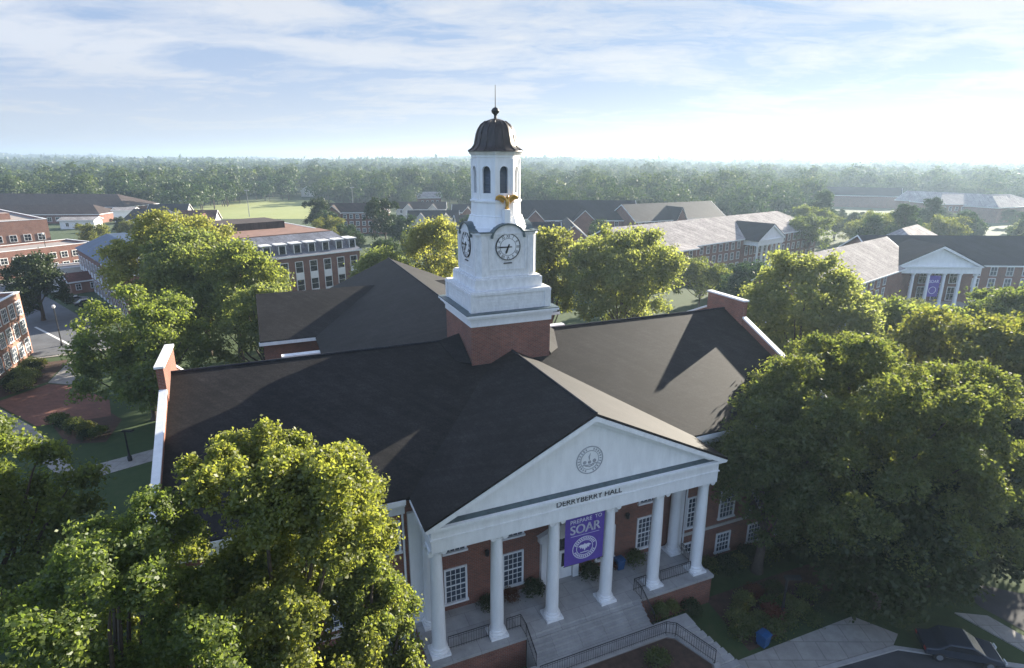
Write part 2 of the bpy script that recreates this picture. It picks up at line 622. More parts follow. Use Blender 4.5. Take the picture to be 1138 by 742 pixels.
def sheet(name, pts, z, mat, thick=0.0):
    mb = MB()
    if thick:
        mb.prism([(x, y, z - thick) for x, y in pts], (0, 0, thick))
    else:
        mb.add([(x, y, z) for x, y in pts], [tuple(range(len(pts)))])
    return structure(name, mb, mat)


sheet('sports_field', [(-196, 318), (-96, 318), (-92, 345), (-142, 470), (-222, 455)], 0.03, 'field_grass')
sheet('parking_lot', [(-128, 150), (-66, 96), (-76, 88.5), (-84, 95), (-95, 106), (-118, 128), (-140, 140)], 0.02, 'lot_asphalt')
mk = MB()
for k in range(9):
    t = k / 8
    x, y = -112 + 24 * t, 136 - 22 * t
    mk.add([(x, y, 0.025), (x + 0.14, y + 0.15, 0.025), (x + 3.6, y + 3.6, 0.025), (x + 3.46, y + 3.45, 0.025)], [(0, 1, 2, 3)])
mk.add([(-91, 107, 0.025), (-90.7, 107.3, 0.025), (-76, 96.2, 0.025), (-76.3, 95.9, 0.025)], [(0, 1, 2, 3)])
structure('parking_lines', mk, 'road_paint')
sheet('brick_plaza', [(-68, 71), (-66, 77.8), (-62, 77.2), (-53.5, 72), (-50, 67), (-57, 64)], 0.03, 'pavers')
sheet('path', [(-66.4, 78.2), (-62.6, 77.5), (-68.4, 90.2), (-70.8, 89.4)], 0.04, 'sidewalk', 0.03)
sheet('path', [(-72, 68.5), (-68.2, 70.8), (-57.2, 63.8), (-45, 53.8), (-36.5, 61), (-35, 58.6), (-43.5, 51), (-58.5, 61.6)], 0.035, 'sidewalk', 0.03)
sheet('path', [(-78, 87.5), (-77, 88.6), (-66, 95.6), (-65.3, 94.4)], 0.10, 'sidewalk', 0.1)
sheet('planting_bed', [(-75, 86), (-70.8, 88.6), (-66.8, 78.6), (-68.6, 72.8), (-71.5, 74)], 0.02, 'mulch')
sheet('planting_bed', [(-52, 69), (-48, 66), (-46, 60), (-50, 59.5), (-55, 64)], 0.02, 'mulch')
sheet('planting_bed', [(14.2, 35.6), (24.5, 39.8), (25.2, 37.4), (17, 31.4), (15.6, 30.8)], 0.02, 'mulch')
sheet('road', [(10, 22), (18.6, 28.9), (25.4, 30.9), (33.5, 29.2), (60, 22), (60, 14), (20, 10)], 0.02, 'asphalt')
sheet('kerb', [(18.3, 29.1), (25.3, 31.2), (33.2, 29.6), (33.1, 29.3), (25.4, 30.9), (18.6, 28.9)], 0.13, 'concrete', 0.13)
sheet('sidewalk', [(13.6, 29.6), (24.0, 33.8), (26.2, 32.2), (25.3, 31.25), (18.3, 29.15), (12, 25.5), (10.5, 27)], 0.11, 'sidewalk', 0.11)
sheet('sidewalk', [(31.5, 34.2), (33.6, 33.9), (36.2, 29.2), (34.4, 29.5)], 0.10, 'sidewalk', 0.1)
sheet('road', [(33.5, 38), (42, 34.5), (42, 31.5), (36.0, 31.0), (33.8, 34.8)], 0.025, 'asphalt')

# hills far off on the right
rng = np.random.default_rng(5)


def hills():
    mb = MB()
    n = 260
    vs, fs = [], []
    for i in range(n + 1):
        az = math.radians(-50 + 100 * i / n)
        t = math.degrees(az)
        h = 8 + 6 * math.sin(t * 0.9) + 4 * math.sin(t * 2.3 + 1)
        h += 62 * math.exp(-((t - 37.5) / 5.2) ** 2) + 64 * math.exp(-((t - 26.8) / 3.0) ** 2) + 44 * math.exp(-((t - 19.5) / 3.2) ** 2) + 58 * math.exp(-((t - 45) / 3) ** 2)
        h += 3 * math.sin(t * 9) + 2 * math.sin(t * 23 + 2)
        for d, k in ((4300, 0.0), (4700, 0.62), (4950, 1.0), (5400, 0.9), (5700, 0.0)):
            vs.append((d * math.sin(az), d * math.cos(az), max(0.5, h * k) if k else -0.5))
    for i in range(n):
        for q in range(4):
            a = i * 5 + q
            fs.append((a, a + 5, a + 6, a + 1))
    mb.add(vs, fs)
    o = obj('hills', mb, 'hill_green', smooth=True)
    o['kind'] = 'structure'


hills()

# ------------------------------------------------------------------ the hall
YAW = 0.39832
HALL = empty('college_hall', 'large red brick hall with dark gabled roofs, white columned portico and white clock tower', 'building',
             (4.4756, 32.0442, 0), YAW)
EAVE, RIDGE, RY, WY = 11.8, 17.27, 14.44, 3.0
UW = 23.3


def roof_slab(mb, a, b, c, d, t=0.2, mi=0):
    """sloped sheet a,b,c,d (top corners) with vertical thickness t"""
    mb.prism([a, b, c, d], (0, 0, -t), mi)


# walls
w = MB()
w.box(-UW, UW, WY, 2 * RY - WY, -0.3, 11.2)
for sx in (-1, 1):                                        # gable ends up into the parapet
    x0, x1 = (sx * UW, sx * (UW + 0.3)) if sx > 0 else (sx * (UW + 0.3), sx * UW)
    gb = [(x0, 2.0, -0.3), (x0, 2 * RY - 2.0, -0.3), (x0, 2 * RY - 2.0, 12.27), (x0, RY, 17.88), (x0, 2.0, 12.27)]
    w.prism(gb, (x1 - x0, 0, 0))
    w.box(x0 - 0.06, x1 + 0.06, 12.0, 16.8, 15.6, 18.4)   # raised block at the apex
w.box(-12, 12, 2 * RY - WY, 57, -0.3, 11.2)
w.box(-18, 18, 40.2, 54, -0.3, 11.2)
w.box(-16.2, 16.2, 26.0, 34.2, -0.3, 11.15)
w.prism([(-12, 57, 11.2), (12, 57, 11.2), (0, 57, 16.6)], (0, -0.4, 0))
for sx in (-18, 17.6):
    w.prism([(sx, 40.2, 11.2), (sx, 54, 11.2), (sx, 47.1, 15.0)], (0.4, 0, 0))
obj('wall', w, 'hall_brick', HALL)

# roofs
r = MB()
sl_ = (RIDGE - EAVE) / (RY - 2.4)
roof_slab(r, (-UW, 2.4, EAVE), (UW, 2.4, EAVE), (UW, RY, RIDGE), (-UW, RY, RIDGE))
roof_slab(r, (UW, 2 * RY - 2.4, EAVE), (-UW, 2 * RY - 2.4, EAVE), (-UW, RY, RIDGE), (UW, RY, RIDGE))
roof_slab(r, (0, -1.09, 16.80), (0, 12.2, 16.80), (-10.35, 12.2, 11.80), (-10.35, -1.09, 11.80), 0.16)
roof_slab(r, (0, -1.09, 16.80), (10.35, -1.09, 11.80), (10.35, 12.2, 11.80), (0, 12.2, 16.80), 0.16)
RR = 17.05
roof_slab(r, (-0.3, 17, RR), (-0.3, 57.4, RR), (-12.5, 57.4, 11.62), (-12.5, 17, 11.62))
roof_slab(r, (-0.3, 17, RR), (12.5, 17, 11.62), (12.5, 57.4, 11.62), (-0.3, 57.4, RR))
for (x0, x1) in ((-18.3, -2), (2, 18.3)):
    roof_slab(r, (x0, 39, 11.68), (x1, 39, 11.68), (x1, 47.1, 15.35), (x0, 47.1, 15.35))
    roof_slab(r, (x1, 55.2, 11.68), (x0, 55.2, 11.68), (x0, 47.1, 15.35), (x1, 47.1, 15.35))
roof = obj('roof', r, 'hall_shingle', HALL)
# ridge caps, valley flashing, roof vents
rc = MB()
rc.tube([(-UW, RY, RIDGE + 0.02), (-3.4, RY, RIDGE + 0.02)], 0.10)
rc.tube([(3.4, RY, RIDGE + 0.02), (UW, RY, RIDGE + 0.02)], 0.10)
rc.tube([(0, -1.09, 16.82), (0, 11.5, 16.82)], 0.09)
rc.tube([(-0.3, 18.3, RR + .02), (-0.3, 57.4, RR + .02)], 0.09)
each('ridge_cap', rc, 'dark_shingle', roof)
fl = MB()
for sx in (-1, 1):
    roof_slab(fl, (sx * 3.3, 11.45, 16.2), (sx * 3.3, RY, 17.75), (sx * 5.0, RY, 17.32), (sx * 4.3, 12.2, 16.3), 0.1)
each('flashing', fl, 'hall_shingle', roof)
vt = MB()
for x, y in ((-3.5, 8.2),):
    z = EAVE + (y - 2.4) * sl_
    vt.lathe([(0.08, z - 0.3), (0.08, z + 0.3), (0.12, z + 0.32), (0.12, z + 0.38)], 8, (x, y))
each('roof_vent', vt, 'worn_white', roof)

# white trim: cornices, copings
t = MB()
for sx in (-1, 1):
    xa, xb = sorted((sx * 10.6, sx * (UW - 0.02)))
    t.box(xa, xb, 2.32, 2.62, 11.35, 11.66)       # gutter
    t.box(xa, xb, 2.62, 3.02, 11.05, 11.55)       # frieze
    t.box(xa, xb, 2.86, 2.99, 10.45, 11.05)
    xa, xb = sorted((sx * 10.6, sx * UW))
    t.box(xa, xb, 2 * RY - 3.0, 2 * RY - 2.3, 11.1, 11.66)
    # gable copings following the rake
    x0, x1 = sorted((sx * (UW - 0.07), sx * (UW + 0.37)))
    for ya, yb in ((1.8, 12.0), (2 * RY - 1.8, 16.8)):
        za, zb = 17.95 - abs(RY - ya) * 0.4529, 17.95 - abs(RY - yb) * 0.4529
        t.prism([(x0, ya, za), (x0, yb, zb), (x0, yb, zb + 0.16), (x0, ya, za + 0.16)], (x1 - x0, 0, 0))
    t.box(x0 - 0.06, x1 + 0.06, 11.9, 16.9, 18.4, 18.54)
    t.box(x0 - 0.03, x1 + 0.03, 1.78, 2.3, 10.2, 12.2)
for xa, xb in ((-18.4, -12.2), (12.2, 18.4)):
    t.box(xa, xb, 38.9, 39.3, 11.2, 11.55)
    t.box(max(xa, -16.3), min(xb, 16.3), 33.5, 34.35, 11.152, 11.45)
each('cornice', t, 'white_paint', HALL)
bc = MB()
for sx in (-1, 1):
    xa, xb = sorted((sx * 10.3, sx * (UW + 0.3)))
    bc.box(xa, xb, 2.93, 3.0, 2.85, 3.1)
each('belt_course', bc, 'limestone', HALL)

# portico --------------------------------------------------------------------
ent = MB()
ent.box(-9.95, 9.95, -0.75, -0.05, 9.9, 11.5)             # front beam
for sx in (-1, 1):
    xa, xb = sorted((sx * 9.25, sx * 9.95))
    ent.box(xa, xb, -0.05, 2.98, 9.9, 11.5)
ent.box(-9.25, 9.25, -0.05, 2.98, 10.9, 11.2)              # ceiling
ent.box(-10.02, 10.02, -0.82, -0.05, 10.72, 10.80)
ent.box(-10.05, 10.05, -0.86, -0.05, 11.42, 11.5)
ent.box(-10.3, 10.3, -1.1, -0.55, 11.502, 11.66)
obj('entablature', ent, 'white_paint', HALL)
led = MB()
led.prism([(-10.2, -0.86, 11.661), (-10.2, -0.86, 11.68), (-10.2, -0.55, 11.80), (-10.2, -0.55, 11.661)], (20.4, 0, 0))
obj('cornice_ledge', led, 'ledge_metal', HALL)
ped = MB()
ped.prism([(-9.9, -0.55, 11.7), (9.9, -0.55, 11.7), (0, -0.55, 16.5)], (0, 0.3, 0))
for sx in (-1, 1):                                         # raking cornices
    ped.prism([(sx * 10.36, -1.12, 11.62), (0, -1.12, 16.62), (0, -1.12, 16.30), (sx * 9.7, -1.12, 11.62)], (0, 0.57, 0))
    ped.prism([(sx * 9.72, -0.78, 11.72), (0, -0.78, 16.31), (0, -0.78, 16.0), (sx * 9.1, -0.78, 11.72)], (0, 0.24, 0))
    # eave along the portico's sides
    xa, xb = sorted((sx * 9.95, sx * 10.4))
    ped.box(xa, xb, -0.54, 2.3, 11.5, 11.655)
pediment = obj('pediment', ped, 'white_paint', HALL)
seal = MB()
y1 = -0.55
for ra, rb in ((0.86, 0.92), (0.60, 0.63)):
    seal.ring((0, 13.55), ra, rb, y1 - 0.03, y1 + 0.02)
for k in range(26):
    if k in (6, 7, 19, 20):
        continue
    a = 2 * math.pi * k / 26
    c, s_ = math.cos(a), math.sin(a)
    o0 = len(seal.v)
    seal.box(-0.035, 0.035, y1 - 0.03, y1 + 0.02, -0.06, 0.06)
    for i in range(o0, len(seal.v)):
        x, y, z = seal.v[i]
        seal.v[i] = (0.745 * c + x * s_ + z * c, y, 13.55 + 0.745 * s_ - x * c + z * s_)
for x, z, rr in ((-0.33, 13.42, 0.13), (0.0, 13.40, 0.12), (0.33, 13.45, 0.13)):
    seal.blob((x, y1, z), (rr, 0.03, rr * 0.95), n=6)
    seal.box(x - 0.16, x + 0.16, y1 - 0.03, y1, z - 0.2, z - 0.15)
seal.tube([(-0.02, y1 - 0.01, 13.58), (-0.05, y1 - 0.01, 13.78), (0.03, y1 - 0.01, 13.98)], [0.03, 0.05, 0.02])
seal.tube([(-0.3, y1 - 0.01, 13.2), (0, y1 - 0.01, 13.1), (0.3, y1 - 0.01, 13.2)], 0.03)
obj('seal', seal, 'seal_ink', pediment)
let = MB()
add_text(let, 'DERRYBERRY HALL', 0.52, (0, -0.76, 11.10), 0.03, 1.02)
vx = [p[0] for p in let.v]
wd = max(vx) - min(vx)
k_ = 4.55 / wd
let.v = [(x * k_, y, z) for x, y, z in let.v]
obj('lettering', let, 'dark_letter', HALL)


def column_mesh(h=7.5, z0=2.4):
    m = MB()
    m.box(-0.58, 0.58, -0.58, 0.58, z0, z0 + 0.16)
    m.lathe([(0.56, z0 + .16), (0.58, z0 + .22), (0.56, z0 + .30), (0.48, z0 + .34), (0.50, z0 + .40), (0.49, z0 + .46), (0.42, z0 + .5),
             (0.415, z0 + 2.4), (0.40, z0 + 4), (0.37, z0 + 5.6), (0.34, z0 + h - 0.5), (0.38, z0 + h - .46), (0.38, z0 + h - .4), (0.35, z0 + h - .38), (0.40, z0 + h - .2)], 24)
    return m


def capital_mesh(h=7.5, z0=2.4):
    m = MB()
    m.box(-0.50, 0.50, -0.50, 0.50, z0 + h - 0.11, z0 + h)
    for sx in (-1, 1):                         # volutes
        for sy in (-1, 1):
            mm = MB().lathe([(0.16, -0.12), (0.17, 0.12)], 14)
            M = Matrix.Translation((sx * 0.38, sy * 0.36, z0 + h - 0.24)) @ Matrix.Rotation(math.pi / 2, 4, 'X')
            mm.moved(M)
            m.add(mm.v, mm.f)
    m.box(-0.40, 0.40, -0.38, 0.38, z0 + h - 0.22, z0 + h - 0.11)
    return m


col0 = obj('column', column_mesh(), 'white_paint', HALL, smooth=True)
obj('capital', capital_mesh(), 'white_paint', col0, smooth=True)
first = True
for x, y in ((-9.54, 0), (-5.81, 0), (-2.0, 0), (2.0, 0), (5.81, 0), (9.54, 0), (-9.36, 2.38), (9.36, 2.38)):
    if first:
        col0.location = (x, y, 0)
        first = False
    else:
        copy_child(col0, HALL, (x, y, 0))
pil = MB()
for x in (-10.05, 10.05):
    pil.box(x - 0.42, x + 0.42, 2.75, 3.0, 0.2, 10.45)
each('pilaster', pil, 'white_paint', HALL)

# floor, pedestals, stairs
fl = MB()
fl.box(-10.35, 10.35, -0.25, 3.0, 2.18, 2.4)
fl.box(-4.1, 4.1, -0.95, -0.25, 2.18, 2.4)
for sx in (-1, 1):
    xa, xb = sorted((sx * 4.1, sx * 10.45))
    fl.box(xa, xb, -1.0, -0.25, 2.18, 2.402)
obj('portico_floor', fl, 'stair_stone', HALL)
pd = MB()
for sx in (-1, 1):
    xa, xb = sorted((sx * 4.2, sx * 10.35))
    pd.box(xa, xb, -0.9, 2.9, -0.2, 2.17)
each('pedestal', pd, 'hall_brick', HALL)
st = MB()
NR = 5
for k in range(1, NR + 1):
    st.box(-4.18, 4.18, -0.95 - 0.30 * k, -0.95 - 0.30 * (k - 1) + 0.02, -0.1, 2.4 - 0.17 * k + 0.001 * k)
zl = 2.4 - 0.17 * NR
st.box(-6.9, 6.9, -3.45, -2.44, -0.1, zl - 0.004)
for sx in (-1, 1):
    for k in range(9):
        ya = -3.45 - 0.42 * k
        xa, xb = sorted((sx * (4.75 + 0.16 * k), sx * (6.95 + 0.2 * k)))
        st.box(xa, xb, ya - 0.43, ya, -0.1, zl - 0.15 * (k + 1) + 0.02)
obj('stairs', st, 'stair_stone', HALL)
pl = MB()
poly = [(-4.5, -3.46), (4.5, -3.46), (5.0, -3.8), (5.9, -6.5), (5.0, -8.5), (-5.0, -8.5), (-5.9, -6.5), (-5.0, -3.8)]
pl.prism([(x, y, -0.1) for x, y in poly], (0, 0, zl + 0.05))
obj('planter_wall', pl, 'hall_brick', HALL)
cp = MB()
for a, b in zip(poly, poly[1:] + poly[:1]):
    d = Vector((b[0] - a[0], b[1] - a[1], 0)).normalized() * 0.02
    n = Vector((d.y, -d.x, 0)).normalized() * 0.2
    q = [(a[0] + n.x, a[1] + n.y, zl - .03), (b[0] + n.x, b[1] + n.y, zl - .03), (b[0] - n.x, b[1] - n.y, zl - .03), (a[0] - n.x, a[1] - n.y, zl - .03)]
    cp.prism(q, (0, 0, 0.13))
obj('coping', cp, 'concrete', HALL)
so = MB().add([(x * 0.95, -6 + (y + 6) * 0.9, zl - 0.01) for x, y in poly], [tuple(range(8))])
obj('planter_soil', so, 'mulch', HALL)


def railing(pts, h=0.95, name='railing'):
    m = MB()
    up = [(p[0], p[1], p[2] + h) for p in pts]
    m.tube(up, 0.028)
    m.tube([(p[0], p[1], p[2] + 0.12) for p in pts], 0.018, 4)
    m.tube([(p[0], p[1], p[2] + h - 0.14) for p in pts], 0.015, 4)
    for a, b in zip(pts, pts[1:]):
        a, b = Vector(a), Vector(b)
        L = (b - a).length
        n = max(1, int(L / 0.16))
        for k in range(n + 1):
            p = a.lerp(b, k / n)
            rr = 0.026 if k in (0, n) else 0.011
            m.tube([p, p + Vector((0, 0, h))], rr, 4)
    obj(name, m, 'black_iron', HALL)


zt = zl + 0.1
railing([(-4.5, -3.5, zt), (4.45, -3.5, zt), (4.95, -3.85, zt), (5.8, -6.5, zt)])
for sx in (-1, 1):
    railing([(sx * 9.0, -0.1, 2.4), (sx * 6.4, -0.1, 2.4)])
    railing([(sx * 5.2, -0.1, 2.4), (sx * 4.25, -0.1, 2.4), (sx * 4.25, -0.95, 2.4), (sx * 4.25, -2.5, 1.5)])
railing([(9.75, 0.6, 2.4), (9.75, 1.8, 2.4)])


# windows of the hall: pane + white frame as sub-part
def hall_window(wd, ht, nx, nz):
    p = MB().box(-wd / 2, wd / 2, -0.02, 0.05, 0, ht)
    o = obj('window', p, 'pale_glass', HALL)
    f = MB()
    b = 0.13
    f.box(-wd / 2 - b, -wd / 2, -0.09, 0.05, -0.02, ht + b)
    f.box(wd / 2, wd / 2 + b, -0.09, 0.05, -0.02, ht + b)
    f.box(-wd / 2, wd / 2, -0.09, 0.05, ht, ht + b)
    f.box(-wd / 2 - b - 0.07, wd / 2 + b + 0.07, -0.16, 0.05, -0.16, -0.02)
    f.box(-wd / 2, wd / 2, -0.06, -0.021, ht / 2 - 0.04, ht / 2 + 0.04)
    for k in range(1, nx):
        x = -wd / 2 + wd * k / nx
        f.box(x - 0.02, x + 0.02, -0.05, -0.021, 0, ht)
    for k in range(1, nz):
        z = ht * k / nz
        f.box(-wd / 2, wd / 2, -0.048, -0.0212, z - 0.018, z + 0.018)
    obj('frame', f, 'white_paint', o)
    return o


wbig, wup, wlow = hall_window(1.3, 2.45, 4, 6), hall_window(1.3, 2.0, 4, 4), hall_window(1.2, 1.55, 4, 4)
used = set()


def put(src, x, z):
    if src.name in used:
        copy_child(src, HALL, (x, WY, z))
    else:
        used.add(src.name)
        src.location = (x, WY, z)


for x in (-7.53, -3.5, 3.75, 7.2):
    put(wbig, x, 3.05)
    put(wup, x, 6.9)
for sx in (-1, 1):
    for x in (11.7, 14.9, 18.2, 21.4):
        put(wbig, sx * x, 3.65)
        put(wup, sx * x, 7.9)
        put(wlow, sx * x, 0.5)
# entrance
dr = MB()
for sx in (-1, 1):
    dr.box(sx * 1.25 - 0.22, sx * 1.25 + 0.22, 2.7, 3.0, 2.4, 5.9)
dr.box(-1.65, 1.65, 2.62, 3.0, 5.9, 6.35)
dr.prism([(-1.75, 2.6, 6.35), (1.75, 2.6, 6.35), (0, 2.6, 7.05)], (0, 0.4, 0))
door = obj('doorway', dr, 'white_paint', HALL)
d2 = MB()
for sx in (-1, 1):
    d2.box(sx * 0.5 - 0.49, sx * 0.5 + 0.49, 2.88, 2.96, 2.42, 4.7)
each('door', d2, 'white_paint', door)
d3 = MB()
for sx in (-1, 1):
    d3.box(sx * 0.5 - 0.34, sx * 0.5 + 0.34, 2.86, 2.885, 3.4, 4.5)
d3.box(-0.98, 0.98, 2.9, 2.95, 4.8, 5.8)
each('door_glass', d3, 'glass', door)
for x in (-5.4, 5.4):
    lt = MB().lathe([(0.05, 6.0), (0.14, 6.05), (0.16, 6.4), (0.05, 6.5)], 8, (x, 2.75))
    lt.box(x - 0.04, x + 0.04, 2.75, 3.0, 6.1, 6.18)
    obj('wall_lantern', lt, 'black_iron', HALL)
dsp = MB()
for x in (-10.75, 10.75):
    dsp.tube([(x, 2.9, 11.3), (x, 2.9, 0.2)], 0.07)
each('downspout', dsp, 'white_paint', HALL)

# clock tower ----------------------------------------------------------------
TW = obj('clock_tower', MB().box(-3.23, 3.23, RY + 0.36 - 3.23, RY + 0.36 + 3.23, 11, 18.95), 'hall_brick', HALL)
TC = RY + 0.36


def sq(mb, h, z0, z1, mi=0):
    mb.box(-h, h, TC - h, TC + h, z0, z1, mi)


m = MB()
sq(m, 3.30, 18.95, 19.35)
sq(m, 3.38, 19.352, 19.62)
sq(m, 3.62, 19.622, 19.78)
sq(m, 3.74, 19.782, 19.93)
obj('tower_cornice', m, 'white_paint', TW)
m = MB()
m.prism([(-3.74, TC - 3.74, 19.935), (3.74, TC - 3.74, 19.935), (3.74, TC + 3.74, 19.935), (-3.74, TC + 3.74, 19.935)], (0, 0, 0.06))
obj('tower_flashing', m, 'ledge_metal', TW)
m = MB()
sq(m, 3.16, 20.0, 21.25)
sq(m, 3.26, 21.252, 21.42)
for sx in (-1, 1):
    for sy in (-1, 1):
        cx, cy = sx * 2.98, TC + sy * 2.98
        m.box(cx - 0.26, cx + 0.26, cy - 0.26, cy + 0.26, 20.0, 21.24)
for k in range(1, 5):
    sq(m, 3.18, 20.0 + k * 0.24, 20.0 + k * 0.24 + 0.02)
obj('tower_parapet', m, 'worn_white', TW)
m = MB()
m.prism([(-3.2, TC - 3.2, 21.42), (3.2, TC - 3.2, 21.42), (3.2, TC + 3.2, 21.42), (-3.2, TC + 3.2, 21.42)], (0, 0, 0.1))
sq(m, 2.72, 21.5, 22.3)
sq(m, 2.62, 22.302, 22.42)
ch = 0.35


def octo(h, c, z0, z1):
    m.prism([(-h + c, TC - h, z0), (h - c, TC - h, z0), (h, TC - h + c, z0), (h, TC + h - c, z0), (h - c, TC + h, z0), (-h + c, TC + h, z0), (-h, TC + h - c, z0), (-h, TC - h + c, z0)], (0, 0, z1 - z0))


octo(2.40, 0.30, 22.42, 25.55)
octo(2.52, 0.32, 25.55, 25.68)
for q in range(4):                       # arched hoods over the four clock faces, and corner strips
    R = Matrix.Translation((0, TC, 0)) @ Matrix.Rotation(q * math.pi / 2, 4, 'Z')
    mm = MB()
    arc = [(1.22 * math.cos(a), -2.46, 25.30 + 0.95 * math.sin(a)) for a in [math.pi * i / 16 for i in range(17)]]
    mm.prism(arc, (0, 1.3, 0))
    for sx in (-1, 1):
        mm.box(sx * 1.85 - 0.25, sx * 1.85 + 0.25, -2.45, -2.35, 22.6, 25.4)
        mm.box(sx * 1.45 - 0.05, sx * 1.45 + 0.05, -2.44, -2.36, 22.9, 25.2)
    mm.box(-1.4, 1.4, -2.44, -2.36, 22.9, 23.0)
    mm.moved(R)
    m.add(mm.v, mm.f)
obj('clock_stage', m, 'worn_white', TW)
m = MB()
for q in range(4):
    R = Matrix.Translation((0, TC, 0)) @ Matrix.Rotation(q * math.pi / 2, 4, 'Z')
    mm = MB()
    arc = [(1.36 * math.cos(a), 25.30 + 1.06 * math.sin(a)) for a in [math.pi * i / 16 for i in range(17)]]
    inn = [(1.22 * math.cos(a), 25.30 + 0.95 * math.sin(a)) for a in [math.pi * i / 16 for i in range(17)]]
    for i in range(16):
        mm.prism([(arc[i][0], -2.6, arc[i][1]), (arc[i + 1][0], -2.6, arc[i + 1][1]), (inn[i + 1][0], -2.6, inn[i + 1][1]), (inn[i][0], -2.6, inn[i][1])], (0, 1.2, 0))
    for sx in (-1, 1):
        xa, xb = sorted((sx * 1.3, sx * 2.2))
        mm.box(xa, xb, -2.62, -2.2, 25.69, 25.76)
    mm.moved(R)
    m.add(mm.v, mm.f)
obj('arch_flashing', m, 'ledge_metal', TW)
m = MB()
m.lathe([(2.42, 25.6), (2.42, 25.95), (2.30, 26.0), (2.02, 26.75), (2.05, 26.78), (1.92, 26.84), (1.87, 27.75), (1.98, 27.8), (1.98, 27.92), (1.82, 28.0)], 8, (0, TC), ph=math.pi / 8)
for k in range(8):
    a = math.pi / 4 * k
    R = Matrix.Translation((0, TC, 0)) @ Matrix.Rotation(a, 4, 'Z')
    mm = MB()
    hw, ap = 0.32, 1.66
    # pier strips either side of each arched opening and the header over it
    for sx in (-1, 1):
        xa, xb = sorted((sx * hw, sx * 0.69))
        mm.box(xa, xb, -ap, -ap + 0.22, 28.0, 31.0)
        xa, xb = sorted((sx * 0.57, sx * 0.715))
        mm.box(xa, xb, -ap - 0.07, -ap, 28.0, 30.9)
    mm.box(-hw, hw, -ap, -ap + 0.22, 28.0, 28.45)
    seg = 10
    pts = [(hw * math.cos(math.pi * i / seg), 30.05 + hw * math.sin(math.pi * i / seg)) for i in range(seg + 1)]
    for i in range(seg):
        (xa, za), (xb, zb) = pts[i], pts[i + 1]
        mm.prism([(xa, -ap, za), (xa, -ap, 31.0), (xb, -ap, 31.0), (xb, -ap, zb)], (0, 0.22, 0))
        mm.prism([(xa * 1.0, -ap - 0.05, za), (xa * 1.22, -ap - 0.05, 30.05 + (za - 30.05) * 1.22), (xb * 1.22, -ap - 0.05, 30.05 + (zb - 30.05) * 1.22), (xb, -ap - 0.05, zb)], (0, 0.05, 0))
    mm.moved(R)
    m.add(mm.v, mm.f)
m.lathe([(1.78, 30.9), (1.84, 31.0), (1.84, 31.12), (1.97, 31.25), (2.03, 31.38)], 8, (0, TC), ph=math.pi / 8)
obj('belfry', m, 'white_paint', TW)
lv = MB().lathe([(1.52, 28.0), (1.52, 31.0)], 8, (0, TC), ph=math.pi / 8)
for k in range(20):
    lv.lathe([(1.50, 28.35 + k * 0.11), (1.58, 28.33 + k * 0.11), (1.54, 28.40 + k * 0.11)], 8, (0, TC), ph=math.pi / 8)
obj('louvre', lv, 'pale_glass', TW)
m = MB()
m.lathe([(2.08, 31.38), (2.06, 31.45), (1.78, 31.62), (1.58, 31.9), (1.50, 32.25), (1.43, 32.6), (1.31, 32.95), (1.09, 33.28), (0.76, 33.52), (0.4, 33.66), (0.12, 33.72), (0.09, 34.0)], 32, (0, TC))
for k in range(16):
    a = math.pi / 8 * k
    prof = [(2.08, 31.46), (1.80, 31.63), (1.60, 31.9), (1.52, 32.25), (1.45, 32.6), (1.33, 32.95), (1.11, 33.29), (0.78, 33.53)]
    m.tube([(rr * math.cos(a), TC + rr * math.sin(a), z) for rr, z in prof], 0.035, 4)
obj('dome', m, 'copper', TW, smooth=True)
m = MB()
m.lathe([(0.1, 33.9), (0.14, 34.0), (0.26, 34.1), (0.30, 34.24), (0.22, 34.4), (0.08, 34.48), (0.035, 34.5), (0.02, 36.0)], 14, (0, TC))
obj('finial', m, 'black_iron', TW, smooth=True)


def clock(parent, rotq):
    f = MB()
    R = Matrix.Translation((0, TC, 0)) @ Matrix.Rotation(rotq, 4, 'Z')
    c = (0, 24.62)
    mm = MB()
    n = 40
    disc = [(0.95 * math.cos(2 * math.pi * i / n), -2.47, c[1] + 0.95 * math.sin(2 * math.pi * i / n)) for i in range(n)]
    mm.prism(disc, (0, 0.06, 0))
    mm.moved(R)
    face = obj('clock_face', mm, 'white_paint', parent)
    mm = MB()
    mm.ring(c, 0.93, 0.99, -2.50, -2.40)
    mm.ring(c, 0.62, 0.645, -2.485, -2.44)
    for i, tx in enumerate(('XII', 'I', 'II', 'III', 'IIII', 'V', 'VI', 'VII', 'VIII', 'IX', 'X', 'XI')):
        a = math.pi / 2 - math.pi / 6 * i
        add_text(mm, tx, 0.34, (0.785 * math.cos(a), -2.475, c[1] + 0.785 * math.sin(a)), 0.012, 0.75, a - math.pi / 2)
    for ang, L, wd, back in ((math.pi, 0.82, 0.055, 0.3), (math.radians(270 - 22), 0.55, 0.075, 0.22)):
        d = Vector((math.cos(ang), math.sin(ang)))
        p = Vector((-d.y, d.x))
        q = [(-d * back + p * wd * .6), (-d * back - p * wd * .6), (d * L * .75 - p * wd), (d * L), (d * L * .75 + p * wd)]
        mm.prism([(v.x, -2.53, c[1] + v.y) for v in q], (0, 0.03, 0))
    mm.prism([(-0.35, -2.46, 23.38), (0.35, -2.46, 23.38), (0.3, -2.46, 23.46), (-0.3, -2.46, 23.46)], (0, 0.06, 0))
    mm.moved(R)
    obj('clock_marks', mm, 'black_iron', parent)


clock(TW, 0)
clock(TW, -math.pi / 2)


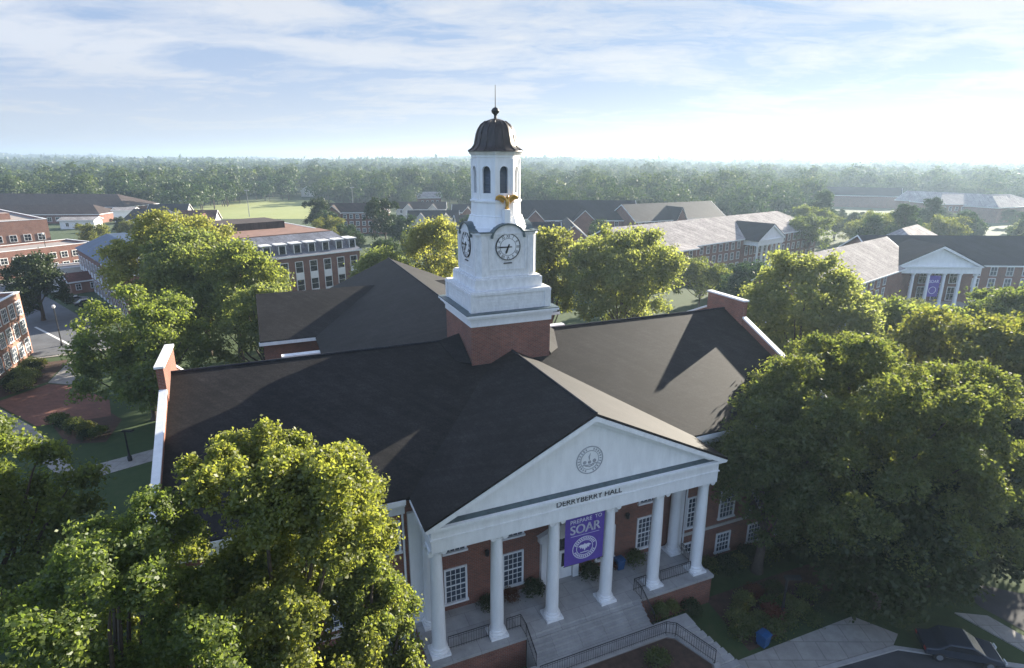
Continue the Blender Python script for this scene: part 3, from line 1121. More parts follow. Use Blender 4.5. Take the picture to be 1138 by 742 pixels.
# golden eagle on the clock tower
def eagle():
    m = MB()
    m.blob((0, 0, 0.62), (0.22, 0.26, 0.50), n=12)
    m.blob((0, -0.10, 1.12), (0.15, 0.19, 0.17), n=10)
    m.tube([(0, -0.22, 1.14), (0, -0.36, 1.10), (0, -0.40, 1.0)], [0.08, 0.055, 0.015], 8)
    m.tube([(0, 0.16, 0.36), (0, 0.28, 0.05), (0, 0.36, -0.12)], [0.14, 0.17, 0.10], 8)
    for sx in (-1, 1):
        m.tube([(sx * 0.1, -0.05, 0.3), (sx * 0.12, -0.1, 0.05), (sx * 0.12, -0.2, 0.0)], [0.09, 0.06, 0.05], 8)
        m.tube([(sx * 0.1, 0.05, 0.85), (sx * 0.5, 0.08, 1.12), (sx * 0.95, 0.1, 1.22), (sx * 1.35, 0.12, 1.10)], [0.15, 0.15, 0.12, 0.05], 8)
        for k in range(7):                    # hanging flight feathers
            t = 0.18 + 0.78 * k / 6
            x = 0.15 + 1.15 * t
            z = 0.9 + 0.32 * math.sin(t * 2.2)
            L = 0.62 - 0.28 * t
            m.tube([(sx * x, 0.1, z), (sx * (x + 0.08), 0.13, z - L * .6), (sx * (x + 0.14), 0.16, z - L)], [0.09, 0.085, 0.03], 6)
    o = obj('eagle_statue', m, 'gold')
    md = o.modifiers.new('union', 'REMESH')
    md.mode = 'VOXEL'
    md.voxel_size = 0.035
    dg = bpy.context.evaluated_depsgraph_get()
    me = bpy.data.meshes.new_from_object(o.evaluated_get(dg))
    o.modifiers.clear()
    o.data = me
    me.polygons.foreach_set('use_smooth', [True] * len(me.polygons))
    tag(o, 'golden eagle statue with spread wings on the white clock tower above the clock face', 'statue')
    p = Vector((4.4756, 32.0442, 0)) + Matrix.Rotation(YAW, 3, 'Z') @ Vector((0.1, TC - 2.05, 27.3))
    o.location = p
    o.rotation_euler = (0, 0, YAW)
    o.scale = (0.64, 0.64, 0.82)


def hall_pt(x, y, z):
    return Vector((4.4756, 32.0442, 0)) + Matrix.Rotation(YAW, 3, 'Z') @ Vector((x, y, z))


eagle()
pb = MB().box(-0.22, 0.22, TC - 2.38, TC - 1.8, 26.2, 27.32)
obj('statue_pedestal', pb, 'white_paint', TW)


# banner between the two middle columns
def banner():
    m = MB()
    nx, nz = 14, 18
    vs, fs = [], []
    for s_ in (0, 1):
        for j in range(nz + 1):
            for i in range(nx + 1):
                x = -1.40 + 2.8 * i / nx
                z = 0.0 + 3.82 * j / nz
                y = 0.012 * math.sin(5 * x + 1.3 * z) - 0.03 * math.sin(math.pi * i / nx) * (1 - j / nz) + s_ * 0.02
                vs.append((x, y, z))
    o2 = (nx + 1) * (nz + 1)
    for j in range(nz):
        for i in range(nx):
            a = j * (nx + 1) + i
            fs.append((a, a + 1, a + nx + 2, a + nx + 1))
            fs.append((o2 + a, o2 + a + nx + 1, o2 + a + nx + 2, o2 + a + 1))
    m.add(vs, fs)
    o = obj('banner', m, 'banner_purple', smooth=True)
    tag(o, 'purple PREPARE TO SOAR banner hung between the two middle columns of the portico', 'banner')
    o.location = hall_pt(0, -0.36, 6.20)
    o.rotation_euler = (0, 0, YAW)
    tx = MB()
    y = -0.05
    add_text(tx, 'PREPARE', 0.40, (-0.32, y, 3.13), 0.008, 1.0, 0.03)
    add_text(tx, 'TO', 0.36, (0.92, y, 3.20), 0.008, 1.0, 0.03)
    for off in (-0.022, 0, 0.022):
        add_text(tx, 'SOAR', 0.92, (off, y, 2.52), 0.008, 0.92, 0.0)
    tx.box(-1.02, 1.02, y - 0.008, y + 0.008, 2.08, 2.10)
    obj('lettering', tx, 'banner_ink', o)
    em = MB()
    c = (0, 1.12)
    y = -0.06
    em.ring(c, 0.83, 0.88, y - 0.008, y + 0.008, sz=0.92)
    em.ring(c, 0.56, 0.60, y - 0.008, y + 0.008, sz=0.92)
    for k in range(30):
        if k in (0, 1, 14, 15, 16, 29):
            continue
        a = 2 * math.pi * k / 30
        cc, ss = math.cos(a), math.sin(a)
        o0 = len(em.v)
        em.box(-0.04, 0.04, y - 0.008, y + 0.008, -0.075, 0.075)
        for i in range(o0, len(em.v)):
            x, yy, z = em.v[i]
            em.v[i] = (0.715 * cc + x * ss + z * cc, yy, c[1] + 0.92 * (0.715 * ss - x * cc + z * ss))
    # spread-winged device in the middle
    dev = [(-0.46, 1.24), (-0.30, 1.36), (-0.08, 1.34), (0.0, 1.42), (0.08, 1.34), (0.30, 1.36), (0.46, 1.24), (0.34, 1.20), (0.30, 1.06), (0.22, 1.16), (0.14, 1.0), (0.10, 1.12),
           (0.0, 0.86), (-0.10, 1.12), (-0.14, 1.0), (-0.22, 1.16), (-0.30, 1.06), (-0.34, 1.20)]
    em.prism([(x, y - 0.008, z) for x, z in dev], (0, 0.016, 0))
    em.box(-0.30, 0.30, y - 0.008, y + 0.008, 0.76, 0.81)
    obj('emblem', em, 'banner_ink', o)
    bar = MB().tube([(-1.5, 0.0, 3.84), (1.5, 0.0, 3.84)], 0.03)
    bar.tube([(-1.45, 0.0, -0.02), (1.45, 0.0, -0.02)], 0.02)
    obj('banner_rod', bar, 'black_iron', o)


banner()


# ------------------------------------------------------------------ other buildings
def win_mesh(name, wd, ht, parent, glass='glass', frame='white_paint', nx=2, nz=2, bay=0.0):
    """one far window: frame, bars and pane in a single mesh, facing -y, sill at z=0"""
    m = MB()
    m.box(-wd / 2, wd / 2, -0.04, 0.08, 0, ht, 0)
    b = 0.14
    for x in (-wd / 2 - b / 2, wd / 2 + b / 2):
        m.box(x - b / 2, x + b / 2, -0.10, 0.08, -0.05, ht + b, 1)
    m.box(-wd / 2, wd / 2, -0.10, 0.08, ht, ht + b, 1)
    m.box(-wd / 2 - b, wd / 2 + b, -0.14, 0.08, -0.16 - bay, -0.051, 1)
    for k in range(1, nx):
        x = -wd / 2 + wd * k / nx
        m.box(x - 0.03, x + 0.03, -0.07, -0.041, 0, ht, 1)
    for k in range(1, nz):
        z = ht * k / nz
        m.box(-wd / 2, wd / 2, -0.068, -0.0412, z - 0.03, z + 0.03, 1)
    return obj(name, m, [glass, frame], parent)


class Bld:
    def __init__(s, name, label, loc, rz, wall='campus_brick', roof='dark_shingle', group=None, trim='white_paint'):
        s.o = empty(name, label, 'building', (loc[0], loc[1], 0), rz, group)
        s.w, s.r, s.t = MB(), MB(), MB()
        s.wall, s.roof, s.trim = wall, roof, trim

    def gable(s, x0, x1, y0, y1, ze, zr, axis='x', hip=(0, 0), ov=0.5):
        """block with a pitched roof whose ridge runs along axis; hip = inset of the ridge at each end"""
        w = s.w
        w.box(x0, x1, y0, y1, -0.2, ze)
        if axis == 'x':
            P = lambda a, b, z: (a, b, z)
            a0, a1, b0, b1 = x0, x1, y0, y1
        else:
            P = lambda a, b, z: (b, a, z)
            a0, a1, b0, b1 = y0, y1, x0, x1
        bm_ = (b0 + b1) / 2
        k = (zr - ze) / ((b1 - b0) / 2)
        e0 = ov
        ra, rb = (a0 - ov + 0.0 if not hip[0] else a0 + hip[0]), (a1 + ov if not hip[1] else a1 - hip[1])
        zo = ze - k * e0 + 0.12
        za = zr + 0.12
        A0, A1 = a0 - ov, a1 + ov
        q = [P(A0, b0 - e0, zo), P(A1, b0 - e0, zo), P(A1, b1 + e0, zo), P(A0, b1 + e0, zo), P(ra, bm_, za), P(rb, bm_, za)]
        th = 0.22
        n = len(q)
        low = [(p[0], p[1], p[2] - th) for p in q]
        fs = [(0, 1, 5, 4), (2, 3, 4, 5), (1, 2, 5), (3, 0, 4)] if True else []
        if not hip[0]:
            fs = [f for f in fs if f != (3, 0, 4)]
            pts = [P(a0, b0, ze), P(a0, b1, ze), P(a0, bm_, zr - 0.12)]
            w.prism(pts, tuple(P(0.3, 0, 0)))
        if not hip[1]:
            fs = [f for f in fs if f != (1, 2, 5)]
            pts = [P(a1 - 0.3, b0, ze), P(a1 - 0.3, b1, ze), P(a1 - 0.3, bm_, zr - 0.12)]
            w.prism(pts, tuple(P(0.3, 0, 0)))
        s.r.add(q + low, fs + [tuple(i + n for i in reversed(f)) for f in fs])
        # rim: fascia boards in white
        t = s.t
        def strip(pa, pb, off=0.03, h=0.30):
            pa, pb = Vector(pa), Vector(pb)
            d = (pb - pa)
            hor = Vector((d.y, -d.x, 0)).normalized() * 0.14
            t.prism([tuple(pa + hor * .3 + Vector((0, 0, -h - .02))), tuple(pb + hor * .3 + Vector((0, 0, -h - .02))), tuple(pb + hor * .3 + Vector((0, 0, -0.03))), tuple(pa + hor * .3 + Vector((0, 0, -0.03)))], tuple(hor))
        strip(q[0], q[1])
        strip(q[2], q[3])
        if hip[1]:
            strip(q[1], q[2])
        else:
            strip(q[1], q[5]); strip(q[5], q[2])
        if hip[0]:
            strip(q[3], q[0])
        else:
            strip(q[3], q[4]); strip(q[4], q[0])
        return s

    def flat(s, x0, x1, y0, y1, z, par=0.6, roofmat=True):
        s.w.box(x0, x1, y0, y1, -0.2, z)
        for a, b, c, d in ((x0, x1, y0, y0 + .35), (x0, x1, y1 - .35, y1), (x0, x0 + .35, y0 + .35, y1 - .35), (x1 - .35, x1, y0 + .35, y1 - .35)):
            s.w.box(a, b, c, d, z, z + par)
            s.t.box(a - .06, b + .06, c - .06, d + .06, z + par, z + par + .12)
        s.r.box(x0 + .36, x1 - .36, y0 + .36, y1 - .36, z + 0.01, z + 0.08)
        return s

    def portico(s, xc, wd, y0, depth, ze, zr, ncol, colr=0.35, z0=0.6):
        """white temple front standing before the wall at y0 (facing -y)"""
        o = s.o
        f = MB()
        ya = y0 - depth
        f.box(xc - wd / 2, xc + wd / 2, ya, y0 - 0.01, ze - 1.3, ze)
        f.box(xc - wd / 2 - .3, xc + wd / 2 + .3, ya - .3, y0 - 0.01, ze + 0.002, ze + .25)
        f.prism([(xc - wd / 2, ya + .3, ze + .25), (xc + wd / 2, ya + .3, ze + .25), (xc, ya + .3, zr - .2)], (0, .3, 0))
        for sx in (-1, 1):
            f.prism([(xc + sx * (wd / 2 + .55), ya - .35, ze + .25), (xc, ya - .35, zr + .18), (xc, ya - .35, zr - .32), (xc + sx * (wd / 2 - .5), ya - .35, ze + .25)], (0, .64, 0))
        obj('pediment', f, 'white_paint', o)
        rr = MB()
        for sx in (-1, 1):
            rr.prism([(xc, ya - .4, zr + .36), (xc, y0 + 7, zr + .36), (xc + sx * (wd / 2 + .75), y0 + 7, ze + .22), (xc + sx * (wd / 2 + .75), ya - .4, ze + .22)], (0, 0, -.15))
        obj('portico_roof', rr, s.roof if s.roof != 'pale_shingle' else 'dark_shingle', o)
        pf = MB().box(xc - wd / 2 - .4, xc + wd / 2 + .4, ya - .5, y0 - .01, -.1, z0)
        obj('portico_floor', pf, 'concrete', o)
        for i in range(ncol):
            x = xc - wd / 2 + .5 + (wd - 1.0) * i / (ncol - 1)
            c = MB().lathe([(colr * 1.35, z0), (colr * 1.35, z0 + .25), (colr, z0 + .35), (colr * .85, ze - 1.7), (colr * 1.2, ze - 1.55), (colr * 1.3, ze - 1.3)], 14, (x, ya + .45))
            obj('column', c, 'white_paint', o, smooth=True)
        return s

    def windows(s, p0, p1, zs, n, wd=1.2, ht=1.8, glass='glass', frame='white_paint', nx=2, nz=2, face=0.0, bay=0.0, skip=()):
        """n windows per storey on the wall from p0 to p1, facing to its right-hand side rotated by face"""
        first = None
        ang = math.atan2(p1[1] - p0[1], p1[0] - p0[0])
        for z in zs:
            for i in range(n):
                if i in skip:
                    continue
                t = (i + 0.5) / n
                loc = (p0[0] + (p1[0] - p0[0]) * t, p0[1] + (p1[1] - p0[1]) * t, z)
                if first is None:
                    first = win_mesh('window', wd, ht, s.o, glass, frame, nx, nz, bay)
                    first.location = loc
                    first.rotation_euler = (0, 0, ang)
                else:
                    copy_child(first, s.o, loc, ang)
        return s

    def done(s):
        obj('wall', s.w, s.wall, s.o)
        if s.r.v:
            obj('roof', s.r, s.roof, s.o)
        if s.t.v:
            obj('trim', s.t, s.trim, s.o)
        return s.o


def rot_of(d):
    return math.atan2(d[1], d[0])


# left edge: brick block with crowded windows
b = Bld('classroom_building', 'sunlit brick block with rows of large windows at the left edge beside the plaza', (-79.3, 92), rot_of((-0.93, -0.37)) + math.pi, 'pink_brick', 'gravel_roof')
b.flat(-24, 0, -34, 0, 9.6)
b.windows((0, -33.5), (0, -0.3), (0.8, 3.9, 7.0), 12, 1.7, 2.0, glass='pale_glass', nx=3, nz=3)
b.done()
# upper left: stepped flat-roofed building
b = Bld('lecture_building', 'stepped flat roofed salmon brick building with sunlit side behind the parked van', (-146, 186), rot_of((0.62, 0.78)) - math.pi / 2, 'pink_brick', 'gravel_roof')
b.flat(-60, 0, -15, 0, 12.0)
b.flat(-60, -6, -34, -15.05, 9.0)
b.flat(-60, -2, -60, -34.1, 7.5)
b.w.box(-20, -14, -12, -6, 12.1, 14.0)
b.windows((0, -14.5), (0, -0.5), (6.5,), 4, 1.6, 1.8)
b.windows((-6, -33.5), (-6, -15.5), (4.6,), 6, 1.6, 2.0)
b.windows((-2, -59), (-2, -35), (1.0, 4.4), 8, 1.6, 1.8)
b.done()
b = Bld('service_wing', 'low shaded brick wing with pale roof edge between the stepped building and the sky-tinted roof', (-125, 172), rot_of((0.45, 0.89)) - math.pi / 2, 'campus_brick', 'gravel_roof')
b.flat(-14, 0, -26, 2, 6.5)
b.windows((0, -25), (0, 1), (1.0, 3.9), 9, 1.5, 1.5)
b.done()
b = Bld('brick_shed', 'small sunlit orange brick shed beside the parking lot below the sky-tinted roof', (-104, 139), 0.9, 'pink_brick', 'red_shingle')
b.gable(-3, 3, -2.5, 2.5, 3.2, 4.6)
b.windows((-3, -2.5), (3, -2.5), (1.0,), 2, 0.9, 1.2)
b.done()
b = Bld('loading_shed', 'long low pale roofed shed between the van and the sky-tinted slate wing', (-116, 152), 0.75, 'cream_wall', 'gravel_roof')
b.flat(-9, 9, -4, 4, 3.6, 0.3)
b.windows((-9, -4), (9, -4), (1.0,), 4, 1.6, 1.4)
b.done()

# mansard building: an L of two wings
MS = Bld('mansard_building', 'L shaped brick building with slate mansard roof, dormers and tall white window bays', (-76.5, 113.0), rot_of((0.72, 0.69)), 'campus_brick', 'slate')


def mansard(x0, x1, y0, y1, ze, zt, ins, mb):
    q = [(x0 - .4, y0 - .4, ze), (x1 + .4, y0 - .4, ze), (x1 + .4, y1 + .4, ze), (x0 - .4, y1 + .4, ze),
         (x0 + ins, y0 + ins, zt), (x1 - ins, y0 + ins, zt), (x1 - ins, y1 - ins, zt), (x0 + ins, y1 - ins, zt)]
    mb.add(q, [(0, 1, 5, 4), (1, 2, 6, 5), (2, 3, 7, 6), (3, 0, 4, 7), (0, 3, 2, 1), (4, 5, 6, 7)])


MS.w.box(0, 52, 0, 17, -0.2, 8.6)
MS.w.box(0.02, 16, 17, 50, -0.2, 8.6)
mansard(0, 52, 0, 17, 8.95, 13.4, 4.6, MS.r)
MS.w.box(20, 51.5, 17.02, 58, -0.2, 12.0)
MS.t.box(19.9, 51.6, 57.8, 58.2, 11.6, 12.4)
MS.t.box(51.3, 51.7, 17.8, 57.79, 11.6, 12.4)
MS.t.box(-.5, 52.5, -.5, 17.5, 8.6, 8.94)
MS.windows((9, 0), (52, 0), (0.6, 4.9), 12, 1.7, 2.5, nx=1, nz=2, bay=1.5)
MS.windows((52, 0), (52, 17), (0.6, 4.9), 4, 1.7, 2.5, nx=1, nz=2, bay=1.5)
MS.windows((0, 50), (0, 0), (0.6, 4.9), 14, 1.4, 2.4, nx=1, nz=2, bay=1.2)
o = MS.done()
rb = MB()
mansard(0.03, 16, 12, 50, 8.97, 12.6, 6.0, rb)
obj('roof', rb, 'sky_tinted_slate', o)['label'] = 'blue grey slate roof of the far wing'
tp = MB().box(4.9, 47.1, 4.9, 12.1, 13.41, 13.6)
tp.box(20.1, 51.2, 12.72, 57.7, 12.01, 12.3)
mb_ = MB().box(26, 46, 30, 44, 12.0, 14.2)
obj('roof_block', mb_, 'brown_shingle', o)
obj('flat_roof_top', tp, 'red_gravel', o)
lt = MB().box(.03, 16, 12, 50.4, 8.61, 8.955)
obj('cornice', lt, 'white_paint', o)
d0 = None
for i in range(12):
    x = 9 + 43 * (i + .5) / 12
    if d0 is None:
        dm = MB()
        dm.box(-.75, .75, -0.2, 3.2, 0, 1.9, 0)
        dm.box(-.95, .95, -0.4, 3.6, 1.9, 2.08, 1)
        dm.box(-.55, .55, -.24, -.2, .35, 1.6, 2)
        for q in (-.62, .62):
            dm.box(q - .07, q + .07, -.26, -.2, .25, 1.75, 1)
        d0 = obj('dormer', dm, ['slate', 'white_paint', 'glass'], o)
        d0.location = (x, .4, 9.25)
        d0.scale = (1.3, 1.1, 1.3)
    else:
        copy_child(d0, o, (x, .4, 9.2))

# residence hall by the field
b = Bld('residence_hall', 'three storey brick residence with grey roof and two white trimmed gables beside the green field', (-78, 252), 0.12, 'campus_brick', 'brown_shingle')
b.gable(0, 24, 0, 11, 9.3, 12.6)
b.gable(-1, 5, -1.5, 6, 9.3, 12.0, 'y')
b.gable(19, 25, -1.5, 6, 9.3, 12.0, 'y')
b.windows((5.5, 0), (18.5, 0), (0.8, 3.7, 6.6), 5, 1.2, 1.6, glass='pale_glass')
b.windows((-1, -1.5), (5, -1.5), (0.8, 3.7, 6.6), 2, 1.1, 1.6)
b.windows((19, -1.5), (25, -1.5), (0.8, 3.7, 6.6), 2, 1.1, 1.6)
b.done()
for (x, y, rz, L, lab, rf, wl) in (
        (-46, 262, 0.1, 22, 'low building with navy roof and white eave between the dark tree and the clock tower', 'dark_shingle', 'cream_wall'),
        (-62, 318, 0.05, 26, 'pale distant building with a row of white gables behind the brick residence', 'brown_shingle', 'cream_wall'),
        (-30, 300, 0.05, 30, 'long distant brick building with dark roof just left of the belfry', 'dark_shingle', 'campus_brick'),
        (-22, 240, 0.3, 20, 'grey roofed pale house close to the left side of the clock stage', 'dark_shingle', 'cream_wall')):
    b = Bld('campus_house', lab, (x, y), rz, wl, rf)
    b.gable(0, L, 0, 10, 5.5, 8.8)
    b.gable(L * .25 - 2.5, L * .25 + 2.5, -2, 5, 5.5, 8.0, 'y')
    b.gable(L * .75 - 2.5, L * .75 + 2.5, -2, 5, 5.5, 8.0, 'y')
    b.windows((1, 0), (L - 1, 0), (1.0, 3.4), 7, 1.1, 1.4, skip=(1, 5))
    b.done()
# houses upper left
hs = (
    ('white_house', 'white walled house with dark green hipped roof in front of the woods at left', (-172, 262), 0.35, 'white_paint', 'dark_shingle', 20, 12, 5.0, 9.0),
    ('brick_house', 'house with red brown roof and small white gable left of the sports field', (-150, 266), 0.2, 'cream_wall', 'red_shingle', 15, 11, 4.2, 8.2),
    ('garage', 'white garage with flat pale roof beside the big brown roofed building', (-205, 268), 0.2, 'white_paint', 'pale_shingle', 14, 8, 4.0, 5.0),
    ('garage', 'small white shed in front of the dark brown roofs at left', (-196, 292), 0.25, 'white_paint', 'pale_shingle', 9, 7, 6.5, 7.6),
    ('cottage', 'navy roofed cottage between the white shed and the green hipped house', (-184, 300), 0.2, 'cream_wall', 'dark_shingle', 18, 10, 5.0, 8.5),
)
for nm, lab, loc, rz, wl, rf, L, D, ze, zr in hs:
    b = Bld(nm, lab, loc, rz, wl, rf)
    b.gable(0, L, 0, D, ze, zr, hip=(3.5, 3.5) if nm == 'white_house' else (0, 0))
    if nm == 'brick_house':
        b.gable(L * .55, L * .55 + 5, -2.5, 4, ze, zr - 1.2, 'y')
    b.windows((1, 0), (L - 1, 0), (1.2,), max(2, int(L / 4)), 1.2, 1.5)
    b.done()
b = Bld('school_building', 'very long dark brown roofed building along the edge of the woods at far left', (-312, 336), -0.03, 'campus_brick', 'brown_shingle')
b.gable(0, 96, 0, 30, 5.0, 11.0, hip=(12, 14))
b.windows((2, 0), (94, 0), (1.4,), 22, 2.0, 2.0)
b.done()
b = Bld('school_building', 'dark brown low roofed building in front of the very long one at far left', (-262, 288), 0.1, 'campus_brick', 'brown_shingle')
b.gable(0, 58, 0, 18, 4.6, 8.4, hip=(7, 7))
b.windows((2, 0), (56, 0), (1.2,), 14, 1.8, 1.8)
b.done()

# middle right: dark roofed residence halls
b = Bld('dormitory', 'long dark roofed dormitory with white gables running behind the brick gabled house', (-4, 226), 0.02, 'campus_brick', 'dark_shingle')
b.gable(0, 52, 0, 17, 9.0, 15.5)
b.gable(9, 16, -4, 8, 9.0, 12.6, 'y')
b.gable(27, 35, -5, 8, 9.0, 12.8, 'y')
b.windows((0, 0), (52, 0), (0.8, 3.7, 6.5), 16, 1.2, 1.7)
b.done()
b = Bld('dormitory', 'dark roofed dormitory with a small white spire dormer behind the pale roofed hall', (46, 220), 0.5, 'campus_brick', 'dark_shingle')
b.gable(0, 46, 0, 17, 9.0, 14.5)
b.gable(18, 23, -2, 8, 9.0, 13.5, 'y')
b.windows((0, 0), (46, 0), (0.8, 3.7, 6.5), 14, 1.2, 1.7)
b.done()
b = Bld('gabled_house', 'tall brick end gable with white raking trim just right of the clock stage', (8.2, 168.5), 0.0, 'campus_brick', 'dark_shingle')
b.gable(5.2, 13.6, 0, 24, 9.4, 12.9, 'y')
b.gable(-8, 6.0, 6, 17, 8.8, 12.6, 'x')
b.windows((5.8, 0), (13, 0), (1.0, 4.0, 7.0), 2, 1.1, 1.7)
b.windows((-8, 6), (5, 6), (1.0, 4.0), 5, 1.1, 1.7)
b.done()

# pale roofed hall with a portico
P0 = Vector((29.5, 138.5))
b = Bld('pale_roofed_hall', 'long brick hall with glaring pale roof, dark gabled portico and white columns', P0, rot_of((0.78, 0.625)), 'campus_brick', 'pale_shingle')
b.gable(0, 92, 0, 20, 9.6, 14.6, hip=(0, 9))
b.gable(12, 21, -2.2, 8, 9.3, 10.6, 'x')
b.portico(54, 14, 0, 4.5, 9.0, 13.2, 6)
b.windows((0.5, 0), (12, 0), (1.0, 4.0, 6.9), 4, 1.2, 1.8)
b.windows((12.5, -2.2), (20.5, -2.2), (1.0, 4.0, 6.9), 2, 1.2, 1.8)
b.windows((22, 0), (46, 0), (1.0, 4.0, 6.9), 8, 1.2, 1.8)
b.windows((47.5, 0), (60.5, 0), (1.0, 4.6), 5, 1.2, 2.4)
b.windows((62, 0), (91, 0), (1.0, 4.0, 6.9), 9, 1.2, 1.8)
b.windows((0, 19.5), (0, 0.5), (1.0, 4.0, 6.9), 6, 1.2, 1.8)
b.done()

# right hall: white temple front and a pale roofed wing
b = Bld('temple_front_hall', 'brick hall at the right edge with white six column portico and purple banner', (81.5, 128.5), -0.03, 'campus_brick', 'dark_shingle')
b.gable(0, 60, 0, 20, 9.0, 14.0)
b.portico(9.8, 17.5, 0, 4.5, 9.0, 13.4, 6, 0.38)
b.windows((19.5, 0), (58, 0), (1.0, 4.0, 6.6), 11, 1.3, 1.8, glass='pale_glass')
b.windows((1.5, 0), (18, 0), (1.0, 4.8), 5, 1.5, 2.8)
rh = b.done()
rot = rot_of((0.76, 0.65))
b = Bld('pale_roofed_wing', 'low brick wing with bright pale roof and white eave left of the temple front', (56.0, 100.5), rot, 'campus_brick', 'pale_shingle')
b.gable(0, 45, 0, 14, 9.0, 14.0, hip=(0, 0))
b.windows((1, 0), (28, 0), (1.0, 4.0, 6.6), 8, 1.2, 1.8)
b.windows((0, 13), (0, 1), (1.0, 4.0, 6.6), 4, 1.2, 1.8)
b.done()
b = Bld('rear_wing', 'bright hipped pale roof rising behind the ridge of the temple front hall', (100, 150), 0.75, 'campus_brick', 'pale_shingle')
b.gable(-10, 16, -8, 8, 9.5, 14.6, hip=(6, 6))
b.windows((-9, -8), (15, -8), (1.0, 4.0, 6.6), 6, 1.2, 1.8)
b.done()
# small banner on the right hall
m = MB().box(-1.3, 1.3, -0.02, 0.02, 0, 4.6)
bo = obj('banner', m, 'banner_purple')
tag(bo, 'purple banner hanging in the white portico of the hall at the right edge', 'banner')
bo.location = (90.8, 124.0, 2.6)
m = MB()
add_text(m, 'SOAR', 0.9, (0, -0.03, 3.3), 0.006, 0.9)
m.ring((0, 1.4), 0.7, 0.8, -0.035, -0.02, 24)
obj('lettering', m, 'banner_ink', bo)

# far right long building
b = Bld('far_hall', 'distant long hall with hipped pale and dark roofs among trees at upper right', (262, 312), rot_of((-0.42, 0.9)) - math.pi, 'campus_brick', 'pale_shingle')
b.gable(-62, 0, 0, 20, 8.0, 13.0, 'x', hip=(0, 8))
b.gable(-16, 0, -14, 6, 8.0, 13.0, 'y', hip=(8, 0))
b.done()
b = Bld('far_hall', 'distant hall with a long navy roof left of the hipped pale one at upper right', (218, 420), -0.45, 'campus_brick', 'dark_shingle')
b.gable(0, 46, 0, 18, 8.0, 13.0, 'x')
b.done()
b = Bld('far_hall', 'distant white trimmed hall with broad pale hipped roof at upper right', (236, 330), 0.02, 'campus_brick', 'pale_shingle')
b.gable(0, 58, 0, 24, 8.0, 12.5, 'x', hip=(9, 9))
b.gable(30, 46, -8, 10, 8.0, 11.6, 'y', hip=(6, 0))
b.windows((1, 0), (29, 0), (1.0, 4.4), 8, 1.4, 2.0)
b.done()


# ------------------------------------------------------------------ trees
def unit(a):
    return a / np.linalg.norm(a, axis=-1, keepdims=True)


def leaf_cloud(rng, lobes, ncl, nleaf, leaf, csig, zs=1.0, low=-0.45, aspect=0.62, cup=0.45, jit=0.7):
    """leaf tufts spread over the skins of overlapping lobes; one small rhombus per leaf"""
    lobes = np.asarray(lobes, float)
    p = lobes[:, 3] ** 2
    idx = rng.choice(len(lobes), size=ncl * 2, p=p / p.sum())
    d = unit(rng.normal(size=(ncl * 2, 3)))
    d[:, 2] = np.where(d[:, 2] < low, -d[:, 2], d[:, 2])
    rad = lobes[idx, 3] * (0.55 + 0.5 * rng.random(ncl * 2) ** 0.6)
    pos = lobes[idx, :3] + d * rad[:, None] * np.array([1, 1, zs])
    keep = np.ones(len(pos), bool)
    for j in range(len(lobes)):
        q = (pos - lobes[j, :3]) / np.array([1, 1, zs])
        ins = (np.linalg.norm(q, axis=1) < lobes[j, 3] * 0.72) & (idx != j)
        keep &= ~(ins & (rng.random(len(pos)) < 0.85))
    pos, d = pos[keep][:ncl], d[keep][:ncl]
    n = len(pos)
    sz = csig * (0.6 + 0.8 * rng.random(n))
    P = np.repeat(pos, nleaf, 0) + rng.normal(size=(n * nleaf, 3)) * np.repeat(sz, nleaf)[:, None] * np.array([1, 1, .75])
    D = np.repeat(d, nleaf, 0)
    N = unit(D * cup + np.array([0, 0, 0.25]) + rng.normal(size=P.shape) * jit)
    T = unit(np.cross(N, rng.normal(size=P.shape)))
    B = np.cross(N, T)
    L = (leaf * (0.65 + 0.7 * rng.random(len(P))))[:, None]
    V = np.empty((len(P), 4, 3))
    V[:, 0] = P + T * L * 0.5
    V[:, 1] = P + B * L * 0.5 * aspect + N * L * 0.08
    V[:, 2] = P - T * L * 0.5
    V[:, 3] = P - B * L * 0.5 * aspect + N * L * 0.08
    return V.reshape(-1, 3)


def quad_mesh(name, V, mat):
    n = len(V) // 4
    me = bpy.data.meshes.new(name)
    me.vertices.add(len(V))
    me.vertices.foreach_set('co', V.astype(np.float32).ravel())
    me.loops.add(4 * n)
    me.loops.foreach_set('vertex_index', np.arange(4 * n, dtype=np.int32))
    me.polygons.add(n)
    me.polygons.foreach_set('loop_start', np.arange(0, 4 * n, 4, dtype=np.int32))
    me.polygons.foreach_set('loop_total', np.full(n, 4, dtype=np.int32))
    me.update(calc_edges=True)
    me.materials.append(MATS[mat])
    return me


def crown_lobes(rng, R, h, base, n, rmin=.30, rmax=.46, top=1.0, sq_=0.68):
    zc, hz = (base + h) / 2, (h - base) / 2
    out = [(0, 0, zc, R * 0.5)]
    for k in range(n):
        d = unit(rng.normal(size=3))
        if d[2] < -0.5:
            d[2] *= -1
        r = R * (rmin + (rmax - rmin) * rng.random())
        e = sq_ * (0.85 + 0.3 * rng.random())
        out.append((d[0] * R * e, d[1] * R * e, zc + d[2] * (hz - r * 0.8) * (0.85 + .25 * rng.random()), r))
    return out


def sprays(rng, lobes, k, zc, f=(.30, .52), up=.25, reach=1.12):
    """break every bough into k smaller leaf sprays pushed outwards and upwards, so the outline is uneven and the sky shows between"""
    out = []
    for (x, y, z, r) in lobes[1:]:
        o = np.array([x, y, z - zc])
        o = o / (np.linalg.norm(o) + 1e-6)
        for _ in range(k):
            d = unit(rng.normal(size=3) + o * .9 + np.array([0, 0, up]))
            q = r * (f[0] + (f[1] - f[0]) * rng.random())
            e = r * reach * (.55 + .55 * rng.random())
            out.append((x + d[0] * e, y + d[1] * e, z + d[2] * e, q))
    return out


